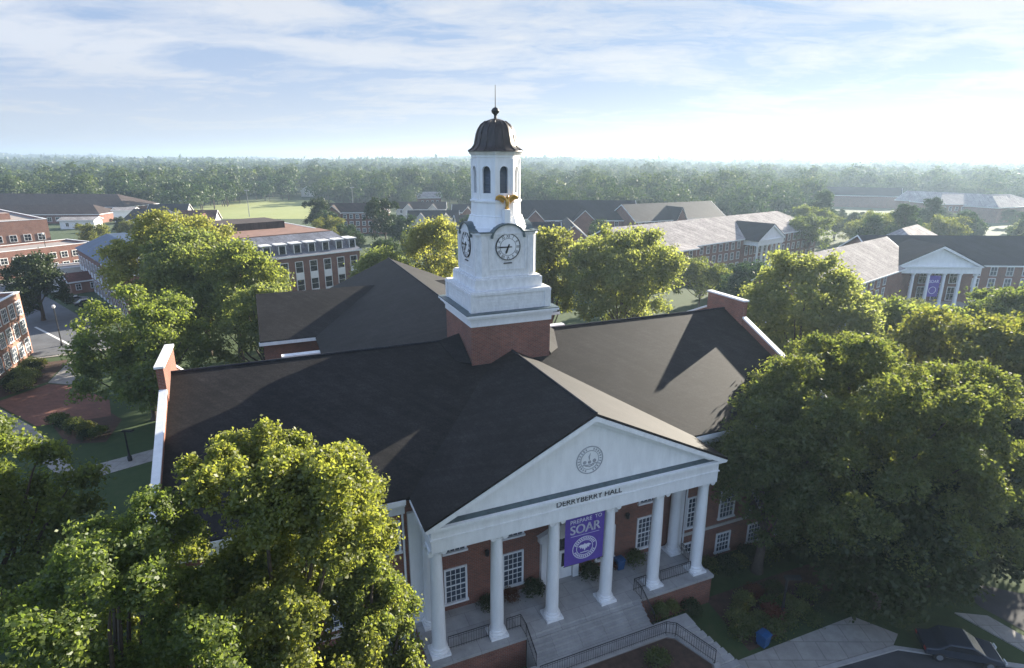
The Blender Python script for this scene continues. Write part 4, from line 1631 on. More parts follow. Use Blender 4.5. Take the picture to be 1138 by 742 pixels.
def trunk_mb(rng, h, base, lobes, r0):
    m = MB()
    top = base + (h - base) * 0.45
    m.tube([(0, 0, -0.3), (0.02 * h * .1, 0, base * .5), (0.1, 0.05, base), (0.15, 0.1, top), (0.1, 0.2, h * .85)], [r0 * 1.35, r0, r0 * .85, r0 * .5, r0 * .12], 9)
    for (x, y, z, r) in lobes[1:15]:
        z0 = base * .7 + (z - base * .7) * 0.35
        mid = (x * .45, y * .45, z0 + (z - z0) * .35)
        m.tube([(0.06, 0.03, z0), mid, (x, y, z), (x * 1.15, y * 1.15, z + r * .5)], [r0 * .42, r0 * .3, r0 * .15, r0 * .04], 6)
    return m


def make_tree(name, label, loc, R, h, base, mat, seed, nl=14, ncl=900, nleaf=14, leaf=.34, csig=.35, zs=1.1, r0=.4, rz=0., group=None, ks=7, up=.35, reach=1.25, f=(.28, .46), **kw):
    rng = np.random.default_rng(seed)
    lobes = crown_lobes(rng, R, h, base, nl, **kw)
    fine = sprays(rng, lobes, ks, (h + base) / 2, f, up, reach) + [lobes[0]]
    o = empty(name, label, 'tree', (loc[0], loc[1], 0), rz, group)
    V = leaf_cloud(rng, fine, ncl, nleaf, leaf, csig, zs)
    c = bpy.data.objects.new('crown', quad_mesh('crown', V, mat))
    COL.objects.link(c)
    c.parent = o
    obj('trunk', trunk_mb(rng, h, base, lobes, r0), 'bark', o, smooth=True)
    return o


# foreground
make_tree('maple_tree', 'tall bright yellow green maple in front of the left wing of the hall', (-9.9, 19.6), 5.0, 20.4, 6.0, 'leaf_maple', 11, nl=22, ncl=8200, nleaf=20, leaf=.16, csig=.125, zs=1.45, up=.8, ks=8, reach=1.3, f=(.24, .40), rmin=.24, rmax=.36, sq_=.80)
make_tree('maple_tree', 'bright green maple in the bottom left corner nearest the viewer', (-13.6, 14.6), 5.2, 18.8, 5.0, 'leaf_maple', 12, nl=22, ncl=8200, nleaf=20, leaf=.14, csig=.115, zs=1.45, up=.8, ks=8, reach=1.3, f=(.24, .40), rmin=.24, rmax=.36, sq_=.80)
make_tree('maple_tree', 'smaller maple with bright tufts standing close to the left end of the portico', (-6.4, 20.2), 2.3, 14.6, 4.0, 'leaf_maple', 15, nl=16, ncl=2600, nleaf=18, leaf=.16, csig=.125, zs=1.3, rmin=.25, rmax=.42)
make_tree('maple_tree', 'shaded green tree cut off by the left edge of the picture', (-33.2, 31.5), 5.0, 15.2, 2.0, 'leaf_maple', 13, nl=22, ncl=2600, nleaf=20, leaf=.27, csig=.3, zs=1.2, rmin=.25, rmax=.38, sq_=.75)
make_tree('oak_tree', 'huge dark oak with sunlit top right of the portico, shading the street corner', (26, 39.5), 9.0, 17.2, 0.5, 'leaf_oak', 21, nl=38, up=.6, ks=7, ncl=11000, nleaf=18, leaf=.23, csig=.2, zs=1.05, r0=.6, rmin=.22, rmax=.36, sq_=.76)
make_tree('oak_tree', 'slender oak leaning against the right wing of the hall beside the huge one', (19.2, 38.6), 4.2, 14.8, 1.5, 'leaf_oak', 22, nl=20, ncl=3200, nleaf=16, leaf=.23, csig=.2, zs=1.3, rmin=.26, rmax=.42)
make_tree('oak_tree', 'dense green tree at the right edge beyond the huge oak', (44, 51), 7.6, 16.6, 3.0, 'leaf_oak', 23, nl=24, ncl=3000, nleaf=15, leaf=.38, csig=.4, zs=1.1, rmin=.24, rmax=.38, sq_=.75)
make_tree('oak_tree', 'light topped tree behind the gable block at the right end of the hall', (38, 74), 8.0, 17.4, 0.5, 'leaf_yellow', 24, nl=26, ncl=2900, nleaf=15, leaf=.42, csig=.42, zs=1.1, rmin=.24, rmax=.38, sq_=.75)
make_tree('oak_tree', 'rounded yellow green tree in front of the temple front portico', (51.5, 71), 6.4, 12.4, 1.0, 'leaf_maple', 25, nl=20, ncl=2000, nleaf=14, leaf=.42, csig=.42, rmin=.26, rmax=.4, sq_=.72)
make_tree('oak_tree', 'tall tree cut off by the right edge below the temple front hall', (67, 73), 7.2, 14.6, 1.0, 'leaf_oak', 26, nl=20, ncl=2000, nleaf=14, leaf=.42, csig=.42, rmin=.26, rmax=.4, sq_=.72)
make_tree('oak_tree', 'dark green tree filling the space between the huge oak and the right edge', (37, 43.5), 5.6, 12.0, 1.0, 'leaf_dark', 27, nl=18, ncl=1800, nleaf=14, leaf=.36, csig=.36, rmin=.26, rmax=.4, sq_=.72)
# behind the hall
make_tree('ash_tree', 'big round sunlit tree right of the clock tower behind the roof ridge', (17.2, 90), 8.6, 19.6, 0.5, 'leaf_yellow', 31, nl=30, ncl=3300, nleaf=14, leaf=.44, csig=.45, zs=1.1, rmin=.22, rmax=.34, sq_=.78)
make_tree('ash_tree', 'narrow upright light green tree just right of the clock stage', (6.4, 95), 3.2, 19.6, 0.5, 'leaf_yellow', 32, nl=14, ncl=1300, nleaf=14, leaf=.42, csig=.42, zs=1.5, rmin=.35, rmax=.5)
make_tree('ash_tree', 'thin yellow green tree just left of the clock stage', (-13.2, 104), 5.8, 20.2, 1.0, 'leaf_yellow', 33, nl=20, ncl=1500, nleaf=13, leaf=.44, csig=.5, zs=1.3, rmin=.26, rmax=.4)
make_tree('ash_tree', 'low sparse tree behind the rear roof peak of the hall', (-23, 104), 5.6, 14.6, 1.0, 'leaf_yellow', 34, nl=14, ncl=900, nleaf=13, leaf=.44, csig=.5, rmin=.28, rmax=.42)
make_tree('ash_tree', 'large yellowing tree left of the hall, tallest of its clump', (-56, 98), 9.4, 21.0, 0.5, 'leaf_yellow', 35, nl=30, ncl=3000, nleaf=14, leaf=.46, csig=.46, zs=1.2, rmin=.22, rmax=.34, sq_=.78)
make_tree('ash_tree', 'bright green tree between the mansard building and the left wing roof', (-43, 88), 6.8, 17.4, 3.0, 'leaf_maple', 36, nl=22, ncl=2100, nleaf=14, leaf=.42, csig=.42, zs=1.2, rmin=.24, rmax=.38, sq_=.75)
make_tree('ash_tree', 'yellow green tree tucked behind the left gable of the hall', (-33, 74), 5.2, 14.0, 2.0, 'leaf_yellow', 37, nl=16, ncl=1300, nleaf=14, leaf=.4, csig=.4, rmin=.28, rmax=.42)
make_tree('ash_tree', 'rounded green tree beside the brick plaza left of the hall', (-44, 66), 6.4, 15.2, 0.5, 'leaf_maple', 38, nl=22, ncl=2300, nleaf=14, leaf=.38, csig=.36, zs=1.1, rmin=.26, rmax=.38, sq_=.74)
make_tree('ash_tree', 'small dense dark tree beside the van at the left edge', (-93, 112), 5.2, 12.2, 1.0, 'leaf_dark', 40, nl=16, ncl=1300, nleaf=13, leaf=.42, csig=.42, rmin=.28, rmax=.42)
make_tree('ash_tree', 'broad yellow green tree in the middle of the clump left of the hall', (-49.5, 91), 7.6, 19.0, 2.0, 'leaf_yellow', 41, nl=24, ncl=2300, nleaf=14, leaf=.44, csig=.44, zs=1.2, rmin=.24, rmax=.36, sq_=.76)
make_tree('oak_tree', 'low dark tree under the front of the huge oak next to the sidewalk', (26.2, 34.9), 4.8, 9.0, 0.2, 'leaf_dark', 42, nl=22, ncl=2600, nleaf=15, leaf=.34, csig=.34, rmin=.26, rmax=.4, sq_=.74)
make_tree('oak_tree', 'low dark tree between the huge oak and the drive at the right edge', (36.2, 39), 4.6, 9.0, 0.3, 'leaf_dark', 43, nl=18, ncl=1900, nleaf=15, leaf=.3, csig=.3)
# mid-distance templates
TPL = {}
for key, R, h, base, mat, sd, ncl in (('round', 5.2, 12.5, 1.5, 'leaf_wood', 51, 620), ('tall', 4.4, 16, 2.0, 'leaf_wood', 52, 640), ('broad', 6.6, 13.5, 1.5, 'leaf_oak', 53, 760), ('dark', 5.0, 14, 1.5, 'leaf_dark', 54, 640)):
    rg = np.random.default_rng(sd)
    lobes = crown_lobes(rg, R, h, base, 14, .28, .44, sq_=.72)
    TPL[key] = (quad_mesh('crown', leaf_cloud(rg, sprays(rg, lobes, 4, (h + base) / 2, (.4, .6)) + [lobes[0]], ncl, 13, .55, .45, 1.1, cup=.7, jit=.6), mat), None, lobes, R, h, base)
    t0 = obj('trunk', trunk_mb(rg, h, base, lobes, .3), 'bark', smooth=True)
    TPL[key] = (TPL[key][0], t0.data)
    bpy.data.objects.remove(t0)


def mid_tree(key, x, y, s, label, sz=None, group=None, name='shade_tree'):
    o = empty(name, label, 'tree', (x, y, 0), (x * 7.3 + y * 3.1) % 6.28, group)
    o.scale = (s, s, sz or s)
    for nm, me in zip(('crown', 'trunk'), TPL[key]):
        c = bpy.data.objects.new(nm, me)
        COL.objects.link(c)
        c.parent = o
    return o


for a in (
        ('dark', -80, 242, 1.05, 'lone dark round tree at the near edge of the green field'),
        ('dark', -44.5, 206, 1.2, 'tall dark evergreen tree right of the three storey brick residence'),
        ('round', -36, 200, 0.9, 'dark green tree in front of the navy roof near the clock tower'),
        ('round', 47.5, 131, 0.55, 'small round tree left of the pale roofed hall portico, in front of its wall'),
        ('round', 53, 137, 0.52, 'small rounded tree with reddish top before the pale roofed hall'),
        ('round', 58.5, 143, 0.5, 'small dark tree before the wall just left of the pale hall portico'),
        ('round', 63, 147.5, 0.34, 'lowest little tree at the foot of the pale roofed hall columns'),
        ('broad', -140, 196, 0.7, 'dark tree between the stepped salmon building and the houses'),
        ('broad', -146, 226, 0.55, 'bushy tree in front of the white walled house with green roof'),
        ('round', -130, 214, 0.7, 'green tree behind the sky-tinted slate wing'),
        ('dark', -160, 240, 0.55, 'dark tree beside the garage at left'),
        ('tall', 104, 172, 0.9, 'tall sunlit tree left of the far halls behind the pale roofed wing'),
        ('tall', 118, 178, 1.05, 'tall pointed tree rising above the roof of the temple front hall'),
        ('broad', 122, 196, 1.0, 'broad hazy tree behind the temple front hall ridge'),
        ('broad', 140, 190, 0.95, 'broad dark tree behind the far right end of the temple front hall'),
        ('tall', 148, 212, 1.05, 'slim hazy tree at the right in front of the distant pale hipped hall'),
        ('round', 158, 206, 1.0, 'rounded hazy tree in front of the portico end of the distant hall'),
        ('broad', 96, 190, 0.95, 'green tree between the two pale roofs at right'),
        ('broad', 112, 224, 1.0, 'green tree standing at the far end of the pale roofed hall'),
        ('round', 172, 196, 0.9, 'round tree near the right edge beyond the temple front hall'),
        ('tall', 124, 240, 1.1, 'tall hazy tree behind the end of the pale roofed hall'),
        ('round', 188, 214, 0.95, 'hazy round tree by the sunlit drive at right'),
        ('broad', 73, 104, 0.45, 'low bushy tree in the corner between pale wing and temple front')):
    mid_tree(a[0], a[1], a[2], a[3], a[4])
for i, (x, y, k, sc) in enumerate(((-33, 152, 'round', .8), (-27, 166, 'broad', .75), (-18, 150, 'round', .85), (-52, 186, 'round', .8), (-63, 204, 'broad', .8), (-8, 142, 'broad', .8), (-2, 158, 'round', .8),
                                   (-12, 184, 'tall', .75), (27, 184, 'round', .8), (30, 126, 'round', .8), (40, 122, 'broad', .75), (46, 112, 'round', .85), (-70, 226, 'round', .85), 
                                   (-24, 196, 'broad', .75), (-60, 268, 'round', .8), (-86, 214, 'round', .7), (-44, 228, 'round', .75),
                                   (30, 204, 'round', .8), (-16, 216, 'round', .8), (18, 150, 'broad', .75))):
    mid_tree(k, x, y, sc, 'rounded campus shade tree on the lawns between the brick halls', group='shade trees on the campus lawns')

rgm = np.random.default_rng(9)
for i in range(64):
    az, r = math.radians(23.5 + 23 * rgm.random()), 205 + 170 * rgm.random()
    x, y = r * math.sin(az), r * math.cos(az)
    if (195 < x < 305 and 305 < y < 372) or (212 < x < 275 and 375 < y < 450) or (x < 112 and y < 225):
        continue
    sc = (.62 + .3 * rgm.random()) * (1.0 if r < 290 else .8)
    mid_tree(('round', 'broad', 'dark', 'tall')[i % 4], x, y, sc, 'hazy rounded tree on the slope between the temple front hall and the distant pale halls', group='trees before the distant halls', sz=sc * .85)

# ------------------------------------------------------------------ woods: nearest trees one by one, the rest one mass
rgw = np.random.default_rng(77)


def wood_limit(az):
    """distance (m) at which the continuous woods begin, by bearing in degrees"""
    xs = [-48, -36, -28, -24, -21, -14, -8, 0, 8, 16, 22, 26, 28, 32, 36, 41, 44, 48]
    ys = [372, 390, 395, 470, 485, 420, 360, 330, 285, 275, 280, 300, 470, 500, 520, 500, 430, 400]
    return np.interp(az, xs, ys)


def scatter(d0, d1, spacing):
    area = math.radians(98) / 2 * (d1 * d1 - d0 * d0)
    n = int(area / spacing ** 2)
    r = np.sqrt(rgw.random(n) * (d1 * d1 - d0 * d0) + d0 * d0)
    a = rgw.random(n) * 98 - 49
    return r, a


NOGO = [(-312, 336, 100, 34), (262, 330, 70, 60), (236, 340, 70, 40), (218, 400, 60, 40)]


WOOD_HOUSES = [(-250, 452), (-176, 520), (-60, 430), (-20, 470), (36, 450), (96, 520), (170, 560), (-330, 470)]


def blocked(x, y):
    for hx, hy in WOOD_HOUSES:
        k = (hx * x + hy * y) / (hx * hx + hy * hy)
        if 0.86 < k < 1.03 and math.hypot(x - hx * k, y - hy * k) < 11:
            return True
    if 195 < x < 320 and 290 < y < 450 and (x * 0.9 - y * .35 > 40):
        return True
    if -320 < x < -200 and 280 < y < 372:
        return True
    if -60 < x < 20 and 290 < y < 330:
        return True
    return False


for i, (x, y) in enumerate(WOOD_HOUSES):
    b = Bld('woodland_house', 'small pale house glimpsed in a clearing of the woods', (x, y), (i * 1.7) % 3.1, ('white_paint', 'cream_wall', 'campus_brick')[i % 3], ('brown_shingle', 'dark_shingle', 'pale_shingle')[i % 3], 'houses in the woods')
    b.gable(-8, 8, -5, 5, 5.0, 8.6)
    b.windows((-7, -5), (7, -5), (1.2,), 4, 1.2, 1.5)
    b.done()

variants = []
for k in range(6):
    rg = np.random.default_rng(200 + k)
    R, h = 5.4 + 2.2 * rg.random(), 11 + 6 * rg.random()
    variants.append((leaf_cloud(rg, crown_lobes(rg, R, h, 0.3, 11, .28, .46, sq_=.74), 170, 4, 1.15, .6, 1.1, cup=1.1, jit=.42), R, h))
wood_meshes = []
for V, R, h in variants:
    me = quad_mesh('forest_tree', V, 'leaf_wood')
    tb = MB().tube([(0, 0, -.2), (0, 0, h * .6)], [.3, .12], 6)
    bm = bmesh.new()
    bm.from_mesh(me)
    vs = [bm.verts.new(p) for p in tb.v]
    me.materials.append(MATS['bark'])
    for f in tb.f:
        try:
            bm.faces.new([vs[i] for i in f]).material_index = 1
        except ValueError:
            pass
    bm.to_mesh(me)
    bm.free()
    wood_meshes.append(me)

r_, a_ = scatter(265, 620, 10.5)
pts = []
for r, a in zip(r_, a_):
    x, y = r * math.sin(math.radians(a)), r * math.cos(math.radians(a))
    if r < wood_limit(a) or blocked(x, y):
        continue
    pts.append((r - wood_limit(a), r, x, y))
pts.sort()
IND = pts[:270]
for i, (_, r, x, y) in enumerate(IND):
    o = bpy.data.objects.new('forest_tree', wood_meshes[i % 6])
    COL.objects.link(o)
    s = 0.75 + 0.5 * rgw.random()
    o.location = (x, y, 0)
    o.rotation_euler = (0, 0, rgw.random() * 6.28)
    o.scale = (s, s, s * (0.85 + .35 * rgw.random()))
    tag(o, 'leafy tree along the near edge of the woods beyond the campus', 'tree', 'trees along the near edge of the woods')


def mass(points, vs, smin, smax):
    out = []
    for k in range(len(vs)):
        P = np.array([p for i, p in enumerate(points) if i % len(vs) == k])
        if not len(P):
            continue
        V = vs[k]
        n = len(P)
        a = rgw.random(n) * 6.283
        s = smin + (smax - smin) * rgw.random(n)
        zsc = s * (0.85 + 0.4 * rgw.random(n))
        ca, sa = np.cos(a) * s, np.sin(a) * s
        X = V[None, :, 0] * ca[:, None] - V[None, :, 1] * sa[:, None] + P[:, 0:1]
        Y = V[None, :, 0] * sa[:, None] + V[None, :, 1] * ca[:, None] + P[:, 1:2]
        Z = V[None, :, 2] * zsc[:, None] + P[:, 2:3]
        out.append(np.stack([X, Y, Z], -1).reshape(-1, 3))
    return np.concatenate(out)


near = [(x, y, 0) for _, r, x, y in pts[270:]]
arr = [mass(near, [v[0] for v in variants], .65, 1.4)]


def swell(x, y):
    """low rolling rise of the wooded land far off"""
    d = math.hypot(x, y)
    return max(0, (d - 900) / 2600) * (9 + 8 * math.sin(x * .0021 + 1) + 5 * math.sin(x * .0053 + y * .001) + 3 * math.sin(x * .013 + y * .004))


mid_v = []
for k in range(4):
    rg = np.random.default_rng(300 + k)
    mid_v.append(leaf_cloud(rg, crown_lobes(rg, 7.5, 14, 3.0, 8, .34, .5), 70, 2, 2.7, 1.1, 1.0, cup=1.2, jit=.4))
r_, a_ = scatter(620, 1500, 17)
arr.append(mass([(r * math.sin(math.radians(a)), r * math.cos(math.radians(a)), swell(r * math.sin(math.radians(a)), r * math.cos(math.radians(a)))) for r, a in zip(r_, a_)], mid_v, .6, 1.5))
far_v = []
for k in range(4):
    rg = np.random.default_rng(400 + k)
    far_v.append(leaf_cloud(rg, crown_lobes(rg, 17, 15, 2.0, 7, .34, .5), 40, 2, 7.0, 2.2, 0.7, cup=1.2, jit=.4))
r_, a_ = scatter(1500, 4400, 44)
arr.append(mass([(r * math.sin(math.radians(a)), r * math.cos(math.radians(a)), swell(r * math.sin(math.radians(a)), r * math.cos(math.radians(a)))) for r, a in zip(r_, a_)], far_v, .6, 1.7))
fo = bpy.data.objects.new('forest', quad_mesh('forest', np.concatenate(arr), 'leaf_wood'))
COL.objects.link(fo)
tag(fo, None, None, None, 'stuff')


# ------------------------------------------------------------------ shrubs
def shrub_mesh(seed, mat, R=1.0, H=1.2, ncl=140, leaf=.16):
    rg = np.random.default_rng(seed)
    lobes = [(R * .4 * math.cos(a), R * .4 * math.sin(a), H * .45 + .1 * rg.random(), R * .55) for a in (0, 1.3, 2.6, 3.9, 5.2)] + [(0, 0, H * .6, R * .55)]
    return quad_mesh('shrub', leaf_cloud(rg, lobes, ncl, 10, leaf, .14, 1.0), mat)


SH = {'green': shrub_mesh(1, 'leaf_oak'), 'dark': shrub_mesh(2, 'leaf_dark'), 'bright': shrub_mesh(3, 'leaf_yellow'), 'red': shrub_mesh(4, 'leaf_red')}


def shrub(kind, p, s, label, group=None, sz=None):
    o = bpy.data.objects.new('shrub', SH[kind])
    COL.objects.link(o)
    o.location = p
    o.scale = (s, s, sz or s)
    o.rotation_euler = (0, 0, (p[0] * 3.7) % 6)
    tag(o, label, 'shrub', group)


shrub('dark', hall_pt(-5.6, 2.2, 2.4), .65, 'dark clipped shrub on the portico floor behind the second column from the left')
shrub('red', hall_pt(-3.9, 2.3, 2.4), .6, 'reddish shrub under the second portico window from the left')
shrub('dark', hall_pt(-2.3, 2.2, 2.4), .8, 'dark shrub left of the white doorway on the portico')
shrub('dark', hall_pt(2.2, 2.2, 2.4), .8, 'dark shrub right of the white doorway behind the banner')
shrub('red', hall_pt(4.0, 2.4, 2.4), .5, 'small reddish shrub beside the blue bin on the portico')
shrub('green', hall_pt(6.0, 2.2, 2.4), .75, 'green shrub against the portico wall right of the blue bin')
shrub('bright', hall_pt(5.6, -1.5, .6), .6, 'yellow flowering shrub at the foot of the right brick pedestal', sz=1.1)
shrub('bright', hall_pt(6.6, -1.4, .6), .5, 'second yellow flowering shrub along the right brick pedestal', sz=.9)
shrub('dark', hall_pt(8.2, -1.5, .3), .75, 'dark round shrub at the outer corner of the right brick pedestal')
shrub('green', hall_pt(2.6, -5.2, 1.4), .8, 'green shrub in the brick planter below the curved railing')
for i in range(9):
    p = hall_pt(11.2 + i * 1.35, 1.4 + .4 * math.sin(i * 2), 0)
    shrub(('dark', 'green')[i % 2], p, .75 + .12 * (i % 3), 'foundation shrub along the brick wall under the huge oak', 'foundation shrubs right of the portico')
for i in range(8):
    p = hall_pt(-11.4 - i * 1.4, 1.5, 0)
    shrub(('dark', 'green')[i % 2], p, .8, 'foundation shrub along the shaded left wing wall', 'foundation shrubs left of the portico')
for i, (x, y, k) in enumerate(((17.2, 33.2, 'bright'), (18.5, 34.4, 'green'), (20.2, 34.0, 'bright'), (16.2, 34.2, 'green'), (19.4, 36.0, 'dark'), (21.6, 35.4, 'green'), (17.8, 35.8, 'red'), (16.4, 32.6, 'bright'), (17.6, 32.2, 'green'), (19.0, 33.0, 'green'), (15.6, 33.2, 'bright'), (18.2, 33.5, 'red'), (20.8, 33.2, 'green'), (16.8, 35.0, 'bright'), (22.4, 34.6, 'dark'), (19.9, 34.9, 'bright'), (15.4, 31.9, 'green'))):
    shrub(k, (x, y, 0), .7 + .1 * (i % 3), 'loose garden shrub in the mulch bed below the huge oak', 'garden shrubs in the corner bed')
for i in range(12):
    t = i / 11
    shrub(('green', 'dark', 'bright')[i % 3], (-72.6 + 4.4 * t + .8 * math.sin(i * 2.4), 84 - 9 * t + .9 * math.cos(i * 3), 0), 1.0 + .25 * (i % 3), 'bushy shrub in the bed between the sunlit brick block and the path', 'shrubs beside the brick block')
for i in range(8):
    t = i / 7
    shrub(('dark', 'green')[i % 2], (-55.5 + 8 * t, 65 - 4.5 * t + .7 * math.sin(i * 3), 0), .9 + .2 * (i % 2), 'low shrub along the near edge of the brick plaza', 'shrubs along the plaza')


# ------------------------------------------------------------------ vehicles and street furniture
def make_car(name, label, loc, rz, paint, van=False):
    o = empty(name, label, 'van' if van else 'car', (loc[0], loc[1], loc[2] if len(loc) > 2 else 0.03), rz)
    L, W_ = (5.4, 1.95) if van else (4.5, 1.8)
    if van:
        prof = [(-L / 2, .45), (-L / 2, 1.3), (-L / 2 + .15, 2.1), (L / 2 - 1.7, 2.1), (L / 2 - .95, 1.3), (L / 2 - .1, 1.05), (L / 2, .5)]
        glass = [(L / 2 - 1.68, 2.02), (L / 2 - 1.0, 1.36), (-L / 2 + .3, 1.36), (-L / 2 + .4, 2.0)]
    else:
        prof = [(-L / 2, .4), (-L / 2, .88), (-L / 2 + .7, .98), (-L / 2 + 1.2, 1.42), (L / 2 - 1.9, 1.45), (L / 2 - 1.15, .98), (L / 2 - .15, .8), (L / 2, .42)]
        glass = [(L / 2 - 1.98, 1.38), (L / 2 - 1.3, 1.0), (-L / 2 + .95, 1.0), (-L / 2 + 1.28, 1.36)]
    b = MB().prism([(x, -W_ / 2, z) for x, z in prof], (0, W_, 0))
    body = obj('body', b, paint, o)
    md = body.modifiers.new('bevel', 'BEVEL')
    md.width = .09
    md.segments = 2
    g = MB()
    for sy in (-1, 1):
        g.prism([(x, sy * (W_ / 2 + .004), z) for x, z in glass], (0, sy * .012, 0))
    gx = sorted(glass, key=lambda p: -p[0])
    n = Vector((1, 0, .9)).normalized() * .015
    a, c = glass[0], glass[1]
    g.prism([(a[0] + .05, -W_ / 2 + .15, a[1]), (a[0] + .05, W_ / 2 - .15, a[1]), (c[0] + .06, W_ / 2 - .1, c[1] + .02), (c[0] + .06, -W_ / 2 + .1, c[1] + .02)], tuple(n))
    a, c = glass[3], glass[2]
    g.prism([(a[0] - .06, -W_ / 2 + .15, a[1]), (a[0] - .06, W_ / 2 - .15, a[1]), (c[0] - (.42 if van else .1), W_ / 2 - .12, c[1]), (c[0] - (.42 if van else .1), -W_ / 2 + .12, c[1])], (-.015, 0, .012))
    obj('window', g, 'glass', o)
    for sx in (-1, 1):
        for sy in (-1, 1):
            w_ = MB().lathe([(.2, -.11), (.34, -.1), (.34, .1), (.2, .11)], 16)
            w_.moved(Matrix.Translation((sx * L * .31, sy * (W_ / 2 - .1), .34)) @ Matrix.Rotation(math.pi / 2, 4, 'X'))
            wh = obj('wheel', w_, 'tyre', o)
            r_m = MB().lathe([(.19, -.02), (.19, .02)], 12)
            r_m.moved(Matrix.Translation((sx * L * .31, sy * (W_ / 2 + .02), .34)) @ Matrix.Rotation(math.pi / 2, 4, 'X'))
            obj('rim', r_m, 'car_silver', wh)
    for sy in (-1, 1):
        obj('headlight', MB().box(L / 2 - .06, L / 2 + .015, sy * .65 - .18, sy * .65 + .18, .62, .76), 'lamp_glass', o)
        obj('tail_light', MB().box(-L / 2 - .015, -L / 2 + .05, sy * .7 - .13, sy * .7 + .13, .66, .84), 'tail_red', o)
    return o


make_car('parked_van', 'white van parked in the sunlit part of the lot at left', (-108.5, 136.2), 0.25, 'car_white', True)
make_car('parked_car', 'dark car parked behind the white van beside the dense tree', (-113.5, 133.0), 0.3, 'car_dark')
make_car('parked_car', 'dark car parked in the shaded lot nearest the sky-tinted slate wing', (-93, 124.5), 0.8, 'car_dark')
make_car('parked_car', 'silver car in the shade of the lot behind the lamp post', (-97.5, 127.5), 0.8, 'car_silver')
make_car('parked_car', 'dark car at the kerb under the huge oak at bottom right', (29.0, 30.5), -0.25, 'car_dark')
make_car('parked_car', 'silver car by the drive at upper right before the distant hall', (196, 226), 0.3, 'car_silver')


def lamp_post(loc, label, h=6.6, globe=True):
    o = empty('lamp_post', label, 'street lamp', (loc[0], loc[1], 0))
    obj('post', MB().lathe([(.22, 0), (.22, .5), (.10, .7), (.07, h)], 10), 'black_iron', o)
    if globe:
        obj('lamp_globe', MB().lathe([(.10, h), (.24, h + .15), (.28, h + .35), (.2, h + .55), (.05, h + .62)], 14), 'lamp_glass', o, smooth=True)
    else:
        obj('lamp_head', MB().box(-.2, .9, -.18, .18, h, h + .16), 'black_iron', o)


lamp_post((-77.2, 95.6), 'black lamp post with white globe at the corner of the parking lot')
lamp_post((-130, 163), 'tall pole with white globe lamp in front of the sky-tinted slate wing', 10.5)
lamp_post((18.9, 33.6), 'slim dark lamp post in the mulch bed right of the stairs', 3.4, False)
lamp_post((-40.6, 55.8), 'black lamp post beside the path in front of the left gable', 3.4, False)
m = MB()
for dx in (0, 1.0):
    pass


def bin_(name, loc, rz, mat, label, s=1.0):
    o = empty(name, label, 'bin', loc, rz)
    m = MB().add([(-.3, -.33, .1), (.3, -.33, .1), (.3, .33, .1), (-.3, .33, .1), (-.36, -.4, 1.0), (.36, -.4, 1.0), (.36, .4, 1.0), (-.36, .4, 1.0)],
                 [(0, 3, 2, 1), (4, 5, 6, 7), (0, 1, 5, 4), (1, 2, 6, 5), (2, 3, 7, 6), (3, 0, 4, 7)])
    obj('body', m, mat, o)
    lid = MB().prism([(-.4, -.44, 1.0), (-.4, .44, 1.0), (-.4, .4, 1.08), (-.4, 0, 1.16), (-.4, -.4, 1.08)], (.8, 0, 0))
    obj('lid', lid, mat, o)
    for sx in (-1, 1):
        w_ = MB().lathe([(.12, -.04), (.12, .04)], 12)
        w_.moved(Matrix.Translation((sx * .3, .34, .12)) @ Matrix.Rotation(math.pi / 2, 4, 'Y'))
        obj('wheel', w_, 'tyre', o)
    o.scale = (s, s, s)


bin_('recycling_bin', (16.6, 31.2, 0.11), .6, 'bin_blue', 'blue recycling bin by the sidewalk at the foot of the stairs', .9)
bin_('recycling_bin', tuple(hall_pt(4.55, 2.2, 2.4)), YAW, 'bin_blue', 'small blue bin against the portico wall right of the banner', .8)
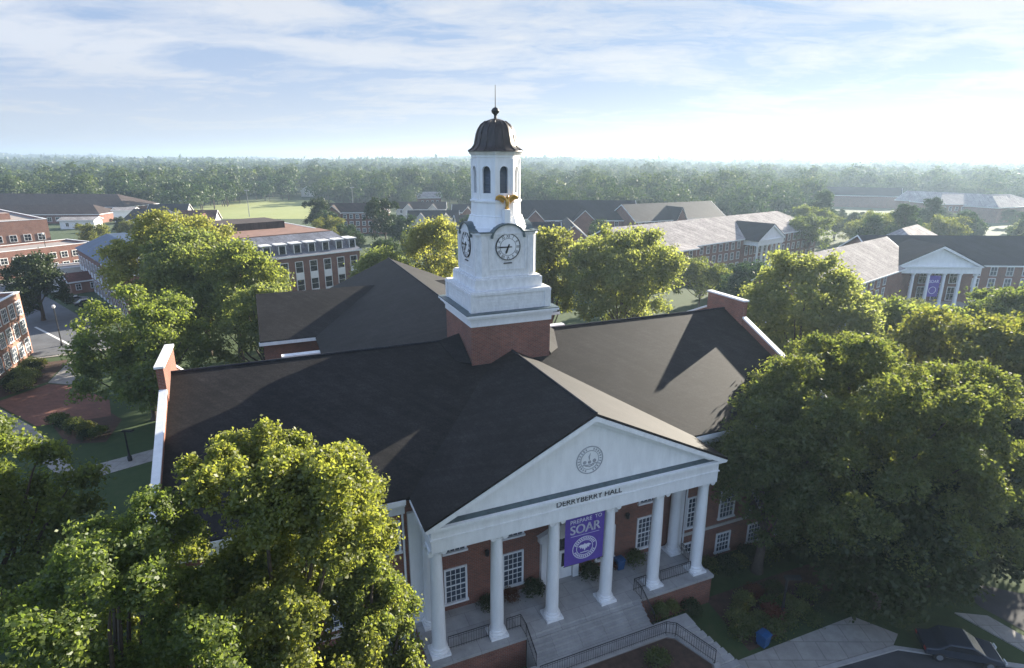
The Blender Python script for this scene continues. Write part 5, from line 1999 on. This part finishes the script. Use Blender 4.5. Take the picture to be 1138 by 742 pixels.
# slatted bench by the bin
o = empty('bench', 'brown slatted bench beside the blue recycling bin near the stairs', 'bench', (17.7, 31.9, .02), .45)
m = MB()
for k in range(4):
    m.box(-.75, .75, -.25 + k * .13, -.15 + k * .13, .43, .47)
obj('seat', m, 'wood_brown', o)
m = MB()
for k in range(3):
    m.box(-.75, .75, .28 + k * .03, .32 + k * .03, .55 + k * .13, .65 + k * .13)
obj('backrest', m, 'wood_brown', o)
for x in (-.6, .6):
    obj('leg', MB().box(x - .04, x + .04, -.22, -.15, 0, .43).box(x - .04, x + .04, .22, .29, 0, .9), 'black_iron', o)
# patio umbrella at the pale roofed hall
o = empty('patio_umbrella', 'blue patio umbrella on the lawn before the pale roofed hall', 'umbrella', (53, 138, 0))
obj('canopy', MB().lathe([(1.9, 2.2), (1.85, 2.25), (.9, 2.8), (.05, 3.1)], 8), 'umbrella_blue', o)
obj('pole', MB().lathe([(.3, 0), (.3, .1), (.04, .12), (.04, 3.1)], 8), 'black_iron', o)
# poles in the far left
for (x, y, h, lab) in ((-270, 300, 17, 'grey light mast standing at the left edge before the woods'),
                       (-146, 330, 14, 'thin light pole left of the sports field'), (-92, 345, 15, 'thin light pole at the far side of the sports field')):
    o = empty('light_mast', lab, 'pole', (x, y, 0))
    obj('mast', MB().lathe([(.25, 0), (.12, h)], 8), 'car_silver', o)
    obj('lamp_head', MB().box(-1.2, 1.2, -.2, .2, h, h + .5), 'car_silver', o)

# ------------------------------------------------------------------ haze
hz = MB().box(-6000, 6000, -1600, 6000, -1.2, 96)
ho = obj('haze', hz, 'concrete')
ho.data.materials.clear()
hm = bpy.data.materials.new('haze_air')
hm.use_nodes = True
nt = hm.node_tree
nt.nodes.clear()
pv = nd(nt, 'ShaderNodeVolumePrincipled')
pv.inputs['Color'].default_value = (0.56, 0.73, 0.92, 1)
pv.inputs['Density'].default_value = 0.00030
pv.inputs['Anisotropy'].default_value = 0.38
om = nd(nt, 'ShaderNodeOutputMaterial')
nt.links.new(pv.outputs[0], om.inputs['Volume'])
ho.data.materials.append(hm)
ho['kind'] = 'stuff'
